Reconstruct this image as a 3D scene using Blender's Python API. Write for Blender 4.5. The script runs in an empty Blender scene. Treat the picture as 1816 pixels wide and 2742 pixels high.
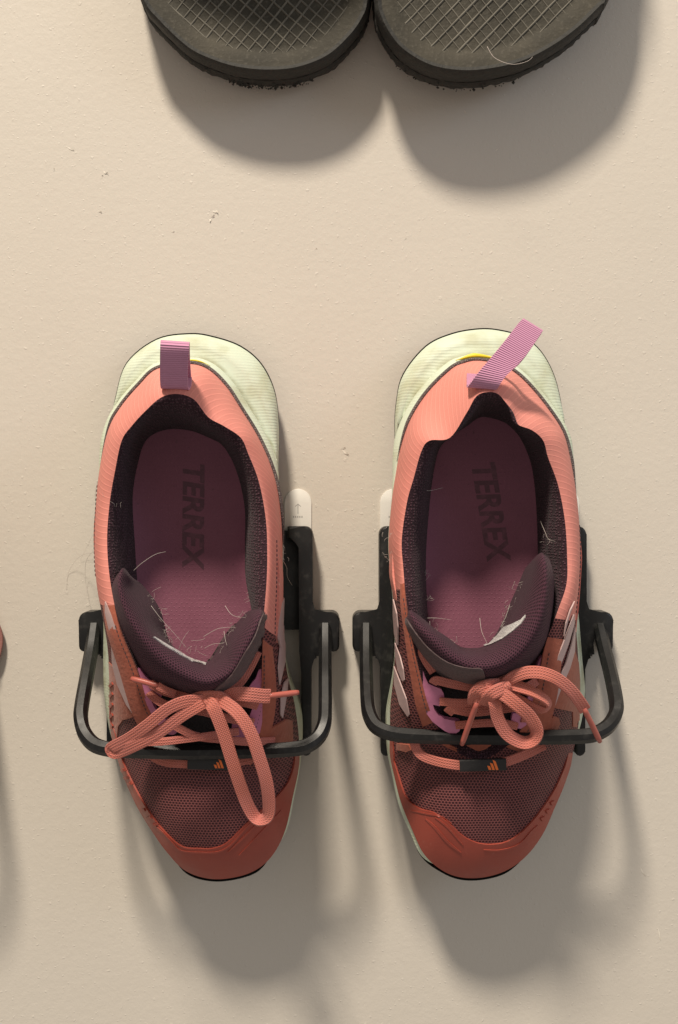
import bpy, bmesh, math, random
import numpy as np
from mathutils import Vector
from mathutils.bvhtree import BVHTree
random.seed(7); rng = np.random.default_rng(7)
scene = bpy.context.scene
C = scene.collection

# ------------------------------------------------------------------ camera
# Authoring frame in millimetres: u right, v up along the wall, w out of the wall.
# World metres: x = u, y = -w, z = v.  The wall is the plane y = 0.
F, D, CX, CY = 2800.0, 600.0, 908.0, 1371.0
cam_d = bpy.data.cameras.new('camera'); cam = bpy.data.objects.new('camera', cam_d); C.objects.link(cam)
cam.location = (0, -D/1000, 0); cam.rotation_euler = (math.pi/2, 0, 0)
cam_d.sensor_fit = 'VERTICAL'; cam_d.sensor_height = 24; cam_d.lens = 24*F/2742
cam_d.clip_start = 0.02; cam_d.clip_end = 20
scene.camera = cam

# ------------------------------------------------------------------ light
world = bpy.data.worlds.new('World'); scene.world = world; world.use_nodes = True
bg = world.node_tree.nodes['Background']; bg.inputs[0].default_value = (1.0, 0.91, 0.81, 1); bg.inputs[1].default_value = 0.35
def area(name, loc, target, size, power, color, shape='DISK'):
    l = bpy.data.lights.new(name, 'AREA'); l.shape = shape; l.size = size; l.energy = power; l.color = color
    o = bpy.data.objects.new(name, l); C.objects.link(o); o.location = loc
    o.rotation_euler = (Vector(target)-Vector(loc)).to_track_quat('-Z', 'Y').to_euler()
    return o
area('ceiling_lamp', (-0.70, -1.90, 3.10), (0, 0, -0.1), 0.50, 196, (1.0, 0.89, 0.745))
area('window_light', (1.9, -1.3, 0.9), (0.1, 0, 0.05), 0.9, 8, (0.66, 0.80, 1.0), 'SQUARE')
vs = scene.view_settings
vs.view_transform = 'Standard'; vs.look = 'None'; vs.exposure = 0; vs.gamma = 1; vs.use_curve_mapping = False

# ------------------------------------------------------------------ helpers
KW = 0.88            # overall depth scale of the traced heights
def P(px, py, w):
    w = w*KW; k = (D-w)/F
    return np.array([(px-CX)*k, -(py-CY)*k, w])
def PX(p):
    k = F/(D-p[2]); return (CX+p[0]*k, CY-p[1]*k)
ORI = {}
def put(name, verts, faces, mat, parent=None, smooth=True, uvs=None, flat_angle=None):
    o0 = ORI.get(parent.name, np.zeros(3)) if parent is not None else np.zeros(3)
    vv = [((v[0]-o0[0])/1000, -(v[2]-o0[2])/1000, (v[1]-o0[1])/1000) for v in verts]
    me = bpy.data.meshes.new(name); me.from_pydata(vv, [], [tuple(f) for f in faces]); me.update()
    if uvs is not None:
        l = me.uv_layers.new(name='UVMap')
        for lp in me.loops: l.data[lp.index].uv = uvs[lp.vertex_index]
    bm = bmesh.new(); bm.from_mesh(me)
    bmesh.ops.recalc_face_normals(bm, faces=bm.faces[:])
    bm.to_mesh(me); bm.free()
    if smooth:
        me.polygons.foreach_set('use_smooth', [True]*len(me.polygons))
        if flat_angle: me.set_sharp_from_angle(angle=math.radians(flat_angle))
    if mat is not None: me.materials.append(mat)
    ob = bpy.data.objects.new(name, me); C.objects.link(ob)
    if parent is not None:
        ob.parent = parent; ORI[ob.name] = o0
    return ob
def tag(o, label=None, cat=None, group=None, kind=None):
    if label: o['label'] = label
    if cat: o['category'] = cat
    if group: o['group'] = group
    if kind: o['kind'] = kind
    return o
def thing(name, label, cat, at, group=None):
    o = bpy.data.objects.new(name, None); C.objects.link(o); o.empty_display_size = 0.02
    o.location = (at[0]/1000, -at[2]/1000, at[1]/1000); ORI[o.name] = np.array(at, float)
    return tag(o, label, cat, group)
def cr(pts, n, closed=False):
    p = np.array(pts, float); N = len(p); out = []
    segs = N if closed else N-1
    for i in range(segs):
        if closed: a, b, c, d = p[(i-1) % N], p[i], p[(i+1) % N], p[(i+2) % N]
        else: a, b, c, d = p[max(i-1, 0)], p[i], p[i+1], p[min(i+2, N-1)]
        for k in range(n):
            t = k/n
            out.append(0.5*((2*b)+(-a+c)*t+(2*a-5*b+4*c-d)*t*t+(-a+3*b-3*c+d)*t**3))
    if not closed: out.append(p[-1])
    return np.array(out)
def grid_faces(rows, cols, closed):
    f = []
    for r in range(rows-1):
        for c in range(cols if closed else cols-1):
            c2 = (c+1) % cols
            f.append((r*cols+c, r*cols+c2, (r+1)*cols+c2, (r+1)*cols+c))
    return f
def grid_uv(G):
    G = np.asarray(G); R, N = G.shape[:2]
    au = np.zeros((R, N)); av = np.zeros((R, N))
    mid = R//2
    d = np.linalg.norm(np.diff(G[mid], axis=0), axis=1); au[:, 1:] = np.cumsum(d)[None]
    av[1:] = np.cumsum(np.linalg.norm(np.diff(G, axis=0), axis=2), axis=0)
    return [(au[r, c]/10, av[r, c]/10) for r in range(R) for c in range(N)]
def sheet(name, G, mat, parent, closed=False, flat_angle=None):
    G = np.asarray(G); R, N = G.shape[:2]
    return put(name, G.reshape(-1, 3), grid_faces(R, N, closed), mat, parent, uvs=grid_uv(G), flat_angle=flat_angle)
def nrm(v):
    return v/(np.linalg.norm(v)+1e-9)
def sweep(name, path, sec, mat, parent, rolls=None, scale=None, up=(0, 0, 1), flat_angle=None, closed=False):
    """sec: list of (side, up) mm. path: Nx3 mm."""
    path = np.asarray(path, float); N = len(path); sec = np.asarray(sec, float); S = len(sec)
    rings = []; up = np.array(up, float); uvs = []; acc = 0
    per = np.concatenate([[0], np.cumsum(np.linalg.norm(np.diff(np.vstack([sec, sec[:1]]), axis=0), axis=1))])
    for i in range(N):
        if closed: t = nrm(path[(i+1) % N]-path[i-1])
        else: t = nrm(path[min(i+1, N-1)]-path[max(i-1, 0)])
        s = nrm(np.cross(t, up)); n = np.cross(s, t)
        if rolls is not None:
            a = math.radians(rolls[i]); s, n = s*math.cos(a)+n*math.sin(a), n*math.cos(a)-s*math.sin(a)
        k = 1 if scale is None else scale[i]
        if i: acc += np.linalg.norm(path[i]-path[i-1])
        for j, q in enumerate(sec):
            rings.append(path[i]+k*(s*q[0]+n*q[1])); uvs.append((acc/10, per[j]/10))
    f = grid_faces(N, S, True)
    if closed:
        f += [((N-1)*S+j, (N-1)*S+(j+1) % S, (j+1) % S, j) for j in range(S)]
    else:
        f += [tuple(range(S)), tuple((N-1)*S+j for j in range(S))]
    return put(name, rings, f, mat, parent, uvs=uvs, flat_angle=flat_angle)
def circ(r, n=8, ry=None, rot=0):
    ry = r if ry is None else ry
    return [(r*math.cos(2*math.pi*(i+rot)/n), ry*math.sin(2*math.pi*(i+rot)/n)) for i in range(n)]
def superell(a, b, n=14, e=0.55):
    o = []
    for i in range(n):
        t = 2*math.pi*i/n; c, s = math.cos(t), math.sin(t)
        o.append((a*math.copysign(abs(c)**e, c), b*math.copysign(abs(s)**e, s)))
    return o
def pxpath(pts, n=8):
    q = cr(pts, n); return np.array([P(*r) for r in q])
def bvh_of(objs):
    V = []; Fc = []
    for o in objs:
        o0 = ORI.get(o.name, np.zeros(3)); b = len(V)
        for v in o.data.vertices: V.append((v.co.x*1000+o0[0], v.co.z*1000+o0[1], -v.co.y*1000+o0[2]))
        for p in o.data.polygons: Fc.append([b+i for i in p.vertices])
    return BVHTree.FromPolygons(V, Fc)
EYE = Vector((0, 0, D))
def onto(bvh, px, py, wf=45, off=0.0):
    t = Vector(P(px, py, 0)); d = (t-EYE).normalized()
    loc, n, i, dist = bvh.ray_cast(EYE, d)
    if loc is None:
        loc, n, i, dist = bvh.find_nearest(Vector(P(px, py, wf)))
    if n.dot(d) > 0: n = -n
    return np.array(loc), np.array(n)
def fill2d(poly, step):
    bm = bmesh.new(); vs_ = [bm.verts.new((x, y, 0)) for x, y in poly]
    for i in range(len(vs_)): bm.edges.new((vs_[i], vs_[(i+1) % len(vs_)]))
    bmesh.ops.triangle_fill(bm, use_beauty=True, use_dissolve=False, edges=bm.edges[:])
    xs = [p[0] for p in poly]; ys = [p[1] for p in poly]
    for ax, lo, hi in ((0, min(xs), max(xs)), (1, min(ys), max(ys))):
        q = math.floor(lo/step)*step+step
        while q < hi:
            co = (q, 0, 0) if ax == 0 else (0, q, 0); no = (1, 0, 0) if ax == 0 else (0, 1, 0)
            bmesh.ops.bisect_plane(bm, geom=bm.verts[:]+bm.edges[:]+bm.faces[:], plane_co=co, plane_no=no)
            q += step
    return bm
def decal(name, poly, bvh, thick, mat, parent, step=9, smoothn=0, fixed_w=None, lift=0.0):
    """A thin raised panel of real thickness moulded onto a surface."""
    if smoothn: poly = [tuple(p) for p in cr(poly, smoothn, True)]
    bm = fill2d(poly, step); bm.verts.ensure_lookup_table(); bm.verts.index_update()
    top = []; bot = []; uv = []
    for v in bm.verts:
        l, n = onto(bvh, v.co.x, v.co.y)
        top.append(l+n*(thick+lift)); bot.append(l+n*(lift-0.3)); uv.append((v.co.x/50, v.co.y/50))
    fs = [[v.index for v in f.verts] for f in bm.faces]; nv = len(top)
    sk = []
    for e in bm.edges:
        if len(e.link_faces) == 1:
            a, b = e.verts[0].index, e.verts[1].index; sk.append((a, b, nv+b, nv+a))
    bm.free()
    return put(name, top+bot, fs+sk, mat, parent, uvs=uv+uv, flat_angle=50)
def stripline(pts, wd, n=6):
    q = cr(pts, n); L = []; R = []
    for i in range(len(q)):
        t = nrm(q[min(i+1, len(q)-1)]-q[max(i-1, 0)]); s = np.array([-t[1], t[0]])
        k = math.sin(math.pi*min(max(i/(len(q)-1), 0.04), 0.96))**0.5
        L.append(tuple(q[i]+s*wd/2*k)); R.append(tuple(q[i]-s*wd/2*k))
    return L+R[::-1]
def prism(name, poly_uv, w0, w1, mat, parent, bevel=0.0, seg=2, off=(0, 0)):
    """Extruded plan outline (mm) from w0 to w1 with rounded top edge."""
    poly = np.array(poly_uv, float)+np.array(off); n = len(poly)
    bm = bmesh.new()
    b = [bm.verts.new((x, y, w0)) for x, y in poly]; t = [bm.verts.new((x, y, w1)) for x, y in poly]
    bm.faces.new(b[::-1]); tf = bm.faces.new(t)
    for i in range(n): bm.faces.new((b[i], b[(i+1) % n], t[(i+1) % n], t[i]))
    if bevel:
        bmesh.ops.bevel(bm, geom=list(tf.edges), offset=bevel, segments=seg, profile=0.5, affect='EDGES')
    bm.verts.index_update()
    V = [tuple(v.co) for v in bm.verts]; Fc = [[v.index for v in f.verts] for f in bm.faces]; bm.free()
    return put(name, V, Fc, mat, parent, flat_angle=40)

# ------------------------------------------------------------------ materials
class NT:
    def __init__(s, name):
        s.m = bpy.data.materials.new(name); s.m.use_nodes = True; s.t = s.m.node_tree
        s.b = s.t.nodes['Principled BSDF']
    def n(s, ty, **kw):
        x = s.t.nodes.new(ty)
        for k, v in kw.items():
            if k == 'ins':
                for a, b in v.items():
                    if hasattr(b, 'is_linked') or isinstance(b, bpy.types.NodeSocket): s.t.links.new(b, x.inputs[a])
                    else: x.inputs[a].default_value = b
            else: setattr(x, k, v)
        return x
    def set(s, k, v):
        if isinstance(v, bpy.types.NodeSocket): s.t.links.new(v, s.b.inputs[k])
        else: s.b.inputs[k].default_value = v
    def obj(s): return s.n('ShaderNodeTexCoord').outputs['Object']
    def uv(s): return s.n('ShaderNodeTexCoord').outputs['UV']
    def math(s, op, a, b=0.0, c=None):
        d = {0: a, 1: b}
        if c is not None: d[2] = c
        return s.n('ShaderNodeMath', operation=op, ins=d).outputs[0]
    def noise(s, vec, scale, detail=3, rough=0.55):
        return s.n('ShaderNodeTexNoise', ins={'Vector': vec, 'Scale': scale, 'Detail': detail, 'Roughness': rough}).outputs[0]
    def ramp(s, fac, stops):
        r = s.n('ShaderNodeValToRGB', ins={0: fac}); e = r.color_ramp.elements
        while len(e) < len(stops): e.new(0.5)
        for q, (p, c) in zip(e, stops): q.position = p; q.color = (*c, 1)
        return r.outputs[0]
    def mix(s, fac, a, b, mode='MIX'):
        x = s.n('ShaderNodeMix', data_type='RGBA', blend_type=mode)
        for i, v in ((0, fac), (6, a), (7, b)):
            if isinstance(v, bpy.types.NodeSocket): s.t.links.new(v, x.inputs[i])
            else: x.inputs[i].default_value = v if i == 0 else (*v, 1)
        return x.outputs[2]
    def rng(s, v, a, b, c=0.0, d=1.0, sm=True):
        return s.n('ShaderNodeMapRange', interpolation_type='SMOOTHSTEP' if sm else 'LINEAR', ins={0: v, 1: a, 2: b, 3: c, 4: d}).outputs[0]
    def bump(s, h, dist, strength=1.0, prev=None):
        ins = {'Height': h, 'Distance': dist, 'Strength': strength}
        if prev is not None: ins['Normal'] = prev
        o = s.n('ShaderNodeBump', ins=ins).outputs[0]; return o
    def done(s, col=None, rough=0.6, nor=None, spec=None, sheen=None):
        if col is not None: s.set('Base Color', col if isinstance(col, bpy.types.NodeSocket) else (*col, 1))
        s.set('Roughness', rough)
        if nor is not None: s.set('Normal', nor)
        if spec is not None: s.set('Specular IOR Level', spec)
        if sheen: s.set('Sheen Weight', sheen); s.set('Sheen Roughness', 0.5)
        return s.m
    def hexd(s, vec, sx, sy, ax=2):
        """distance to nearest honeycomb cell centre, plan coordinates x,z of the object"""
        sp = s.n('ShaderNodeSeparateXYZ', ins={0: vec})
        v = s.n('ShaderNodeCombineXYZ', ins={0: s.math('MULTIPLY', sp.outputs[0], 1/sx), 1: s.math('MULTIPLY', sp.outputs[ax], 1/sy), 2: 0.0}).outputs[0]
        H = (0.5, 0.866, 0.0)
        a = s.n('ShaderNodeVectorMath', operation='WRAP', ins={0: v, 1: H, 2: (-0.5, -0.866, 0)}).outputs[0]
        v2 = s.n('ShaderNodeVectorMath', operation='ADD', ins={0: v, 1: H}).outputs[0]
        b = s.n('ShaderNodeVectorMath', operation='WRAP', ins={0: v2, 1: H, 2: (-0.5, -0.866, 0)}).outputs[0]
        la = s.n('ShaderNodeVectorMath', operation='LENGTH', ins={0: a}).outputs['Value']
        lb = s.n('ShaderNodeVectorMath', operation='LENGTH', ins={0: b}).outputs['Value']
        return s.math('MINIMUM', la, lb)
def lerpc(c, k): return tuple(min(1, x*k) for x in c)

def m_wall():
    t = NT('wall_paint'); v = t.obj()
    n1 = t.noise(v, 230, 3, 0.6); n2 = t.noise(v, 620, 2, 0.6); n3 = t.noise(v, 9, 5, 0.65)
    speck = t.rng(t.noise(v, 420, 1, 0.4), 0.66, 0.76)
    h = t.math('ADD', t.math('MULTIPLY', n1, 1.0), t.math('MULTIPLY', n2, 0.35))
    h = t.math('ADD', h, t.math('MULTIPLY', speck, 0.55))
    col = t.mix(n3, (0.578, 0.532, 0.468), (0.613, 0.567, 0.502))
    col = t.mix(t.math('MULTIPLY', speck, 0.10), col, (0.78, 0.73, 0.66))
    return t.done(col, t.rng(t.noise(v, 14, 3), 0.3, 0.7, 0.45, 0.66), t.bump(h, 0.00034, 0.55), 0.3)
def m_plain(name, col, rough=0.6, nscale=150, var=0.15, bd=0.0002, spec=None, sheen=None):
    t = NT(name); v = t.obj(); n = t.noise(v, nscale, 4)
    c = t.mix(n, lerpc(col, 1-var), lerpc(col, 1+var))
    return t.done(c, rough, t.bump(n, bd), spec, sheen)
def m_plastic():
    t = NT('printed_black_plastic'); v = t.obj()
    w = t.n('ShaderNodeTexWave', wave_type='BANDS', bands_direction='Y', ins={'Vector': v, 'Scale': 850, 'Distortion': 0.6, 'Detail': 1}).outputs[1]
    n = t.noise(v, 240, 4); n2 = t.noise(v, 60, 3)
    h = t.math('ADD', t.math('MULTIPLY', w, 0.5), t.math('MULTIPLY', n, 0.6))
    col = t.mix(t.rng(n, 0.52, 0.75), (0.008, 0.008, 0.0085), (0.026, 0.025, 0.024))
    return t.done(col, t.rng(n2, 0.3, 0.7, 0.30, 0.5), t.bump(h, 0.00010, 0.6), 0.4)
def m_midsole():
    t = NT('midsole_foam'); u = t.uv(); v = t.obj()
    w = t.n('ShaderNodeTexWave', wave_type='BANDS', bands_direction='Z', ins={'Vector': v, 'Scale': 190, 'Distortion': 1.5, 'Detail': 1, 'Detail Scale': 0.6}).outputs[1]
    n = t.noise(v, 45, 4); n2 = t.noise(v, 400, 3)
    mask = t.rng(t.noise(v, 22, 2), 0.42, 0.55)
    col = t.mix(t.rng(n, 0.45, 0.75), (0.58, 0.65, 0.52), (0.46, 0.48, 0.33))
    # grime in the moulded groove under the lip, doubling as painted groove shade
    uy = t.n('ShaderNodeSeparateXYZ', ins={0: u}).outputs[1]
    band = t.math('MULTIPLY', t.rng(uy, 1.15, 1.55), t.rng(uy, 2.1, 1.65))
    dirt_shade = t.math('MULTIPLY', band, t.rng(t.noise(v, 70, 4, 0.65), 0.32, 0.62))
    col = t.mix(t.math('MULTIPLY', dirt_shade, 0.8), col, (0.27, 0.26, 0.15))
    h = t.math('ADD', t.math('MULTIPLY', t.math('MULTIPLY', w, mask), 0.7), t.math('MULTIPLY', n2, 0.3))
    return t.done(col, 0.6, t.bump(h, 0.00022, 0.5))
def m_ripstop(name, col):
    t = NT(name); u = t.uv(); v = t.obj()
    mp = t.n('ShaderNodeMapping', ins={'Vector': u, 'Rotation': (0, 0, math.radians(-14))}).outputs[0]
    def lines(sc, d):
        return t.n('ShaderNodeTexWave', wave_type='BANDS', bands_direction=d, ins={'Vector': mp, 'Scale': sc, 'Distortion': 0.25, 'Detail': 1}).outputs[1]
    a = t.rng(lines(1.0, 'X'), 0.80, 1.0); b = t.rng(lines(0.55, 'Y'), 0.9, 1.0)
    n = t.noise(v, 900, 2); g = t.noise(v, 40, 4)
    c = t.mix(t.math('MULTIPLY', a, 0.28), col, lerpc(col, 1.45))
    c = t.mix(t.math('MULTIPLY', t.rng(g, 0.55, 0.8), 0.25), c, (0.42, 0.25, 0.2))
    h = t.math('ADD', t.math('MAXIMUM', a, t.math('MULTIPLY', b, 0.4)), t.math('MULTIPLY', n, 0.35))
    return t.done(c, 0.66, t.bump(h, 0.00011, 0.6), 0.3)
def m_knit(name, lo, hi, scale=760, bd=0.0007):
    t = NT(name); v = t.obj()
    vo = t.n('ShaderNodeTexVoronoi', feature='F1', ins={'Vector': v, 'Scale': scale, 'Randomness': 0.55}).outputs['Distance']
    n = t.noise(v, 1500, 2); n2 = t.noise(v, 70, 3)
    h = t.rng(vo, 0.15, 0.55)
    c = t.mix(h, hi, lo); c = t.mix(t.math('MULTIPLY', n2, 0.35), c, lerpc(hi, 1.25))
    hh = t.math('ADD', t.math('SUBTRACT', 1.0, h), t.math('MULTIPLY', n, 0.3))
    return t.done(c, 0.85, t.bump(hh, bd, 0.8), 0.2, 0.08)
def m_perf(name, lo, hi):
    """spacer mesh with rows of small round holes"""
    t = NT(name); v = t.obj(); d = t.hexd(t.uv(), 0.155, 0.155, 1)
    n = t.noise(v, 1300, 2); n2 = t.noise(v, 60, 3)
    hole = t.rng(d, 0.18, 0.36)
    c = t.mix(hole, lerpc(lo, 0.4), t.mix(n, lo, hi))
    h = t.math('ADD', hole, t.math('MULTIPLY', n, 0.5))
    return t.done(c, 0.85, t.bump(h, 0.0005, 0.7), 0.2, 0.05)
def m_mesh(name, hole, thread, sx, sy, top=None):
    t = NT(name); v = t.obj(); n = t.noise(v, 90, 3)
    wb = t.n('ShaderNodeTexNoise', ins={'Vector': v, 'Scale': 34, 'Detail': 2}).outputs['Color']
    wv = t.n('ShaderNodeVectorMath', operation='MULTIPLY_ADD', ins={0: wb, 1: (0.0035, 0.0035, 0.0035), 2: v}).outputs[0]
    d = t.hexd(wv, sx, sy)
    k = t.rng(d, 0.27, 0.42)
    th = t.mix(n, lerpc(thread, 0.8), lerpc(thread, 1.2))
    c = t.mix(k, hole, th)
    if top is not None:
        # mesh fades from rust toe to plum instep, darkened there with painted shade
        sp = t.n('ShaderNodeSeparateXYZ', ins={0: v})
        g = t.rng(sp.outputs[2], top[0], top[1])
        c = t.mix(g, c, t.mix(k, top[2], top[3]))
    h = t.math('ADD', k, t.math('MULTIPLY', n, 0.3))
    return t.done(c, 0.6, t.bump(h, 0.0006, 0.9), 0.3)
def m_lace():
    t = NT('woven_lace'); u = t.uv(); v = t.obj()
    a = t.n('ShaderNodeTexWave', wave_type='BANDS', bands_direction='DIAGONAL', ins={'Vector': u, 'Scale': 4.6}).outputs[1]
    mp = t.n('ShaderNodeMapping', ins={'Vector': u, 'Scale': (-1, 1, 1)}).outputs[0]
    b = t.n('ShaderNodeTexWave', wave_type='BANDS', bands_direction='DIAGONAL', ins={'Vector': mp, 'Scale': 4.6}).outputs[1]
    r = t.n('ShaderNodeTexWave', wave_type='BANDS', bands_direction='Y', ins={'Vector': u, 'Scale': 2.3}).outputs[1]
    w = t.math('MULTIPLY', a, b); n = t.noise(v, 45, 3)
    c = t.mix(n, (0.50, 0.125, 0.072), (0.50, 0.17, 0.155))
    c = t.mix(t.math('MULTIPLY', w, 0.5), c, (0.70, 0.34, 0.31))
    c = t.mix(t.math('MULTIPLY', t.rng(r, 0.25, 0.0), 0.35), c, (0.36, 0.09, 0.05))
    h = t.math('ADD', w, t.math('MULTIPLY', r, 0.8))
    return t.done(c, 0.7, t.bump(h, 0.0003, 0.75), 0.2, 0.1)
def m_grosgrain():
    t = NT('grosgrain_tape'); u = t.uv(); v = t.obj()
    a = t.n('ShaderNodeTexWave', wave_type='BANDS', bands_direction='Y', ins={'Vector': u, 'Scale': 2.9}).outputs[1]
    n = t.noise(v, 80, 3)
    c = t.mix(t.math('MULTIPLY', a, 0.5), (0.60, 0.27, 0.43), (0.72, 0.35, 0.53)); c = t.mix(t.math('MULTIPLY', n, 0.25), c, (0.50, 0.22, 0.30))
    return t.done(c, 0.65, t.bump(a, 0.0005, 0.8), 0.3, 0.1)
def m_insole():
    t = NT('insole_foam'); v = t.obj(); d = t.hexd(v, 0.0027, 0.0024); n = t.noise(v, 30, 4); n2 = t.noise(v, 500, 2)
    dot = t.rng(d, 0.16, 0.05)
    c = t.mix(n, (0.20, 0.068, 0.105), (0.28, 0.10, 0.15)); c = t.mix(t.math('MULTIPLY', dot, 0.35), c, (0.34, 0.16, 0.19))
    c = t.mix(t.rng(n2, 0.68, 0.78, 0, 0.5), c, (0.07, 0.03, 0.04))
    return t.done(c, 0.65, t.bump(t.math('ADD', dot, n2), 0.00025, 0.6), 0.35)
def m_cap():
    t = NT('coral_rubber'); v = t.obj(); n = t.noise(v, 55, 4); g = t.noise(v, 800, 2); sc = t.rng(t.noise(v, 130, 5, 0.75), 0.60, 0.74)
    c = t.mix(n, (0.25, 0.042, 0.027), (0.35, 0.064, 0.040)); c = t.mix(t.math('MULTIPLY', sc, 0.35), c, (0.46, 0.20, 0.14))
    h = t.math('ADD', t.math('MULTIPLY', g, 0.5), n)
    return t.done(c, t.rng(n, 0.3, 0.7, 0.34, 0.55), t.bump(h, 0.0002, 0.6), 0.5)
def m_worn():
    t = NT('worn_insole_print'); v = t.obj(); n = t.noise(v, 260, 4, 0.7); n2 = t.noise(v, 40, 2)
    k = t.rng(t.math('ADD', n, t.math('MULTIPLY', n2, 0.5)), 0.70, 1.05)
    return t.done(t.mix(k, (0.115, 0.042, 0.062), (0.20, 0.072, 0.105)), 0.65)
def m_footbed():
    t = NT('dusty_footbed'); v = t.obj(); n = t.noise(v, 22, 5, 0.6); n2 = t.noise(v, 500, 3)
    c = t.ramp(n, [(0.3, (0.026, 0.024, 0.018)), (0.7, (0.066, 0.058, 0.042))]); c = t.mix(t.rng(n2, 0.5, 0.8, 0, 0.4), c, (0.13, 0.118, 0.095))
    return t.done(c, 0.75, t.bump(n2, 0.0005, 0.7), 0.3)
def m_label():
    t = NT('printed_label'); u = t.uv()
    br = t.n('ShaderNodeTexBrick', ins={'Vector': u, 'Scale': 4.0, 'Mortar Size': 0.05, 'Color1': (0.58, 0.56, 0.55, 1), 'Color2': (0.12, 0.12, 0.12, 1), 'Mortar': (0.58, 0.56, 0.55, 1), 'Brick Width': 0.35, 'Row Height': 0.2}).outputs[0]
    return t.done(br, 0.6)
M = dict(
    wall=m_wall(), black=m_plastic(), mid=m_midsole(),
    strip=m_plain('white_strip', (0.78, 0.76, 0.71), 0.4, 60, 0.03, 0.0001),
    ink=m_plain('grey_print', (0.42, 0.41, 0.39), 0.5),
    out=m_plain('black_rubber', (0.018, 0.016, 0.016), 0.6, 300, 0.3, 0.0004),
    coral=m_ripstop('coral_ripstop', (0.65, 0.243, 0.20)),
    lining=m_knit('plum_lining', (0.012, 0.005, 0.008), (0.095, 0.038, 0.054), 700, 0.0009),
    tongue=m_perf('plum_tongue_mesh', (0.034, 0.012, 0.021), (0.105, 0.040, 0.061)),
    bind=m_plain('plum_binding', (0.075, 0.045, 0.048), 0.6, 700, 0.4, 0.0004, None, 0.1),
    insole=m_insole(),
    iprint=m_worn(),
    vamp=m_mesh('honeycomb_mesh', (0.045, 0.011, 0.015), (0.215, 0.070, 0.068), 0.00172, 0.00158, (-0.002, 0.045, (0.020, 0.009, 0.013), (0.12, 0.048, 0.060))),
    cap=m_cap(),
    rust=m_plain('rust_suede', (0.35, 0.098, 0.060), 0.6, 420, 0.22, 0.0004, 0.3, 0.1),
    stripe=m_plain('pale_mauve_stripe', (0.50, 0.36, 0.35), 0.5, 90, 0.06, 0.0001),
    pink=m_plain('pink_rubber', (0.56, 0.19, 0.33), 0.45, 240, 0.10, 0.0002),
    lace=m_lace(), tape=m_grosgrain(),
    aglet=m_plain('aglet_plastic', (0.42, 0.11, 0.085), 0.3, 200, 0.15, 0.0001),
    pipe=m_knit('grey_piping', (0.05, 0.04, 0.04), (0.24, 0.20, 0.19), 900, 0.0005),
    yellow=m_plain('yellow_foam', (0.80, 0.62, 0.03), 0.5, 100, 0.06),
    tab=m_plain('black_tab', (0.012, 0.011, 0.012), 0.55, 500, 0.3, 0.0002),
    orange=m_plain('orange_print', (0.85, 0.18, 0.03), 0.5, 100, 0.05),
    label=m_label(),
    gusset=m_plain('dark_gusset', (0.016, 0.011, 0.013), 0.85, 600, 0.5, 0.0004),
    footbed=m_footbed(), foam=m_plain('worn_black_foam', (0.02, 0.019, 0.016), 0.75, 350, 0.5, 0.0008),
    dustrib=m_plain('dusty_rib', (0.115, 0.105, 0.083), 0.7, 120, 0.6, 0.0003),
    mauve=m_plain('mauve_fabric', (0.30, 0.13, 0.11), 0.7, 300, 0.2, 0.0003),
    hair=m_plain('pale_hair', (0.52, 0.46, 0.42), 0.4, 100, 0.1),
    flake=m_plain('paint_flake', (0.74, 0.69, 0.61), 0.5, 200, 0.05),
)

# ------------------------------------------------------------------ wall
wall = put('wall', [(-900, -900, 0), (900, -900, 0), (900, 1000, 0), (-900, 1000, 0)], [(0, 1, 2, 3)], M['wall'], None, False)
tag(wall, 'beige painted wall with fine orange peel texture', 'wall', kind='structure')
def flake(px, py, ang, ln, wd, lift):
    c = P(px, py, 0); a = math.radians(ang); d = np.array([math.cos(a), math.sin(a), 0]); s = np.array([-d[1], d[0], 0])
    V = []; n = 6
    for i in range(n):
        t = i/(n-1); ww = wd*(1-0.7*abs(2*t-1)**1.5)*(0.7+0.6*random.random())
        for j in range(3):
            q = (j-1)/2; cc = c+d*(t-0.5)*ln+s*(q*ww+0.35*wd*math.sin(5*t+ang)); V.append(cc+np.array([0, 0, 0.08+0.6*lift*(t**1.5)*(0.4+0.6*(q+0.5))]))
    Fc = grid_faces(n, 3, False); b = len(V); V2 = [v-np.array([0, 0, 0.12]) for v in V]
    Fc2 = [tuple(b+i for i in f[::-1]) for f in Fc]
    put('paint_flake', V+V2, Fc+Fc2, M['flake'], wall)
for a in ((188, 398, -18, 5.5, 1.0, .7), (283, 462, -35, 3.0, 1.3, 1.5), (274, 473, 55, 1.8, .7, .8), (267, 567, 0, 2.6, .9, 1.1), (577, 567, -40, 3.2, 1.6, 1.7), (569, 580, 45, 3.0, 1.4, 1.6), (562, 590, -70, 1.8, 1.0, 1.0),
          (918, 1200, 20, 3.2, .9, 1.0), (925, 1212, -30, 4.6, 1.1, 1.3), (463, 621, 20, 2, .6, .6), (145, 455, 60, 1.8, .6, .8), (915, 1690, 12, 2.0, .6, .9), (846, 667, 30, 1.6, .5, .7), (1246, 300, -50, 2, .6, .6), (1330, 402, 30, 1.8, .6, .6), (1085, 640, 10, 1.6, .5, .5), (1722, 2335, -60, 6, .7, .6), (1765, 2500, -75, 7, .6, .6)):
    flake(*a)

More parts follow.
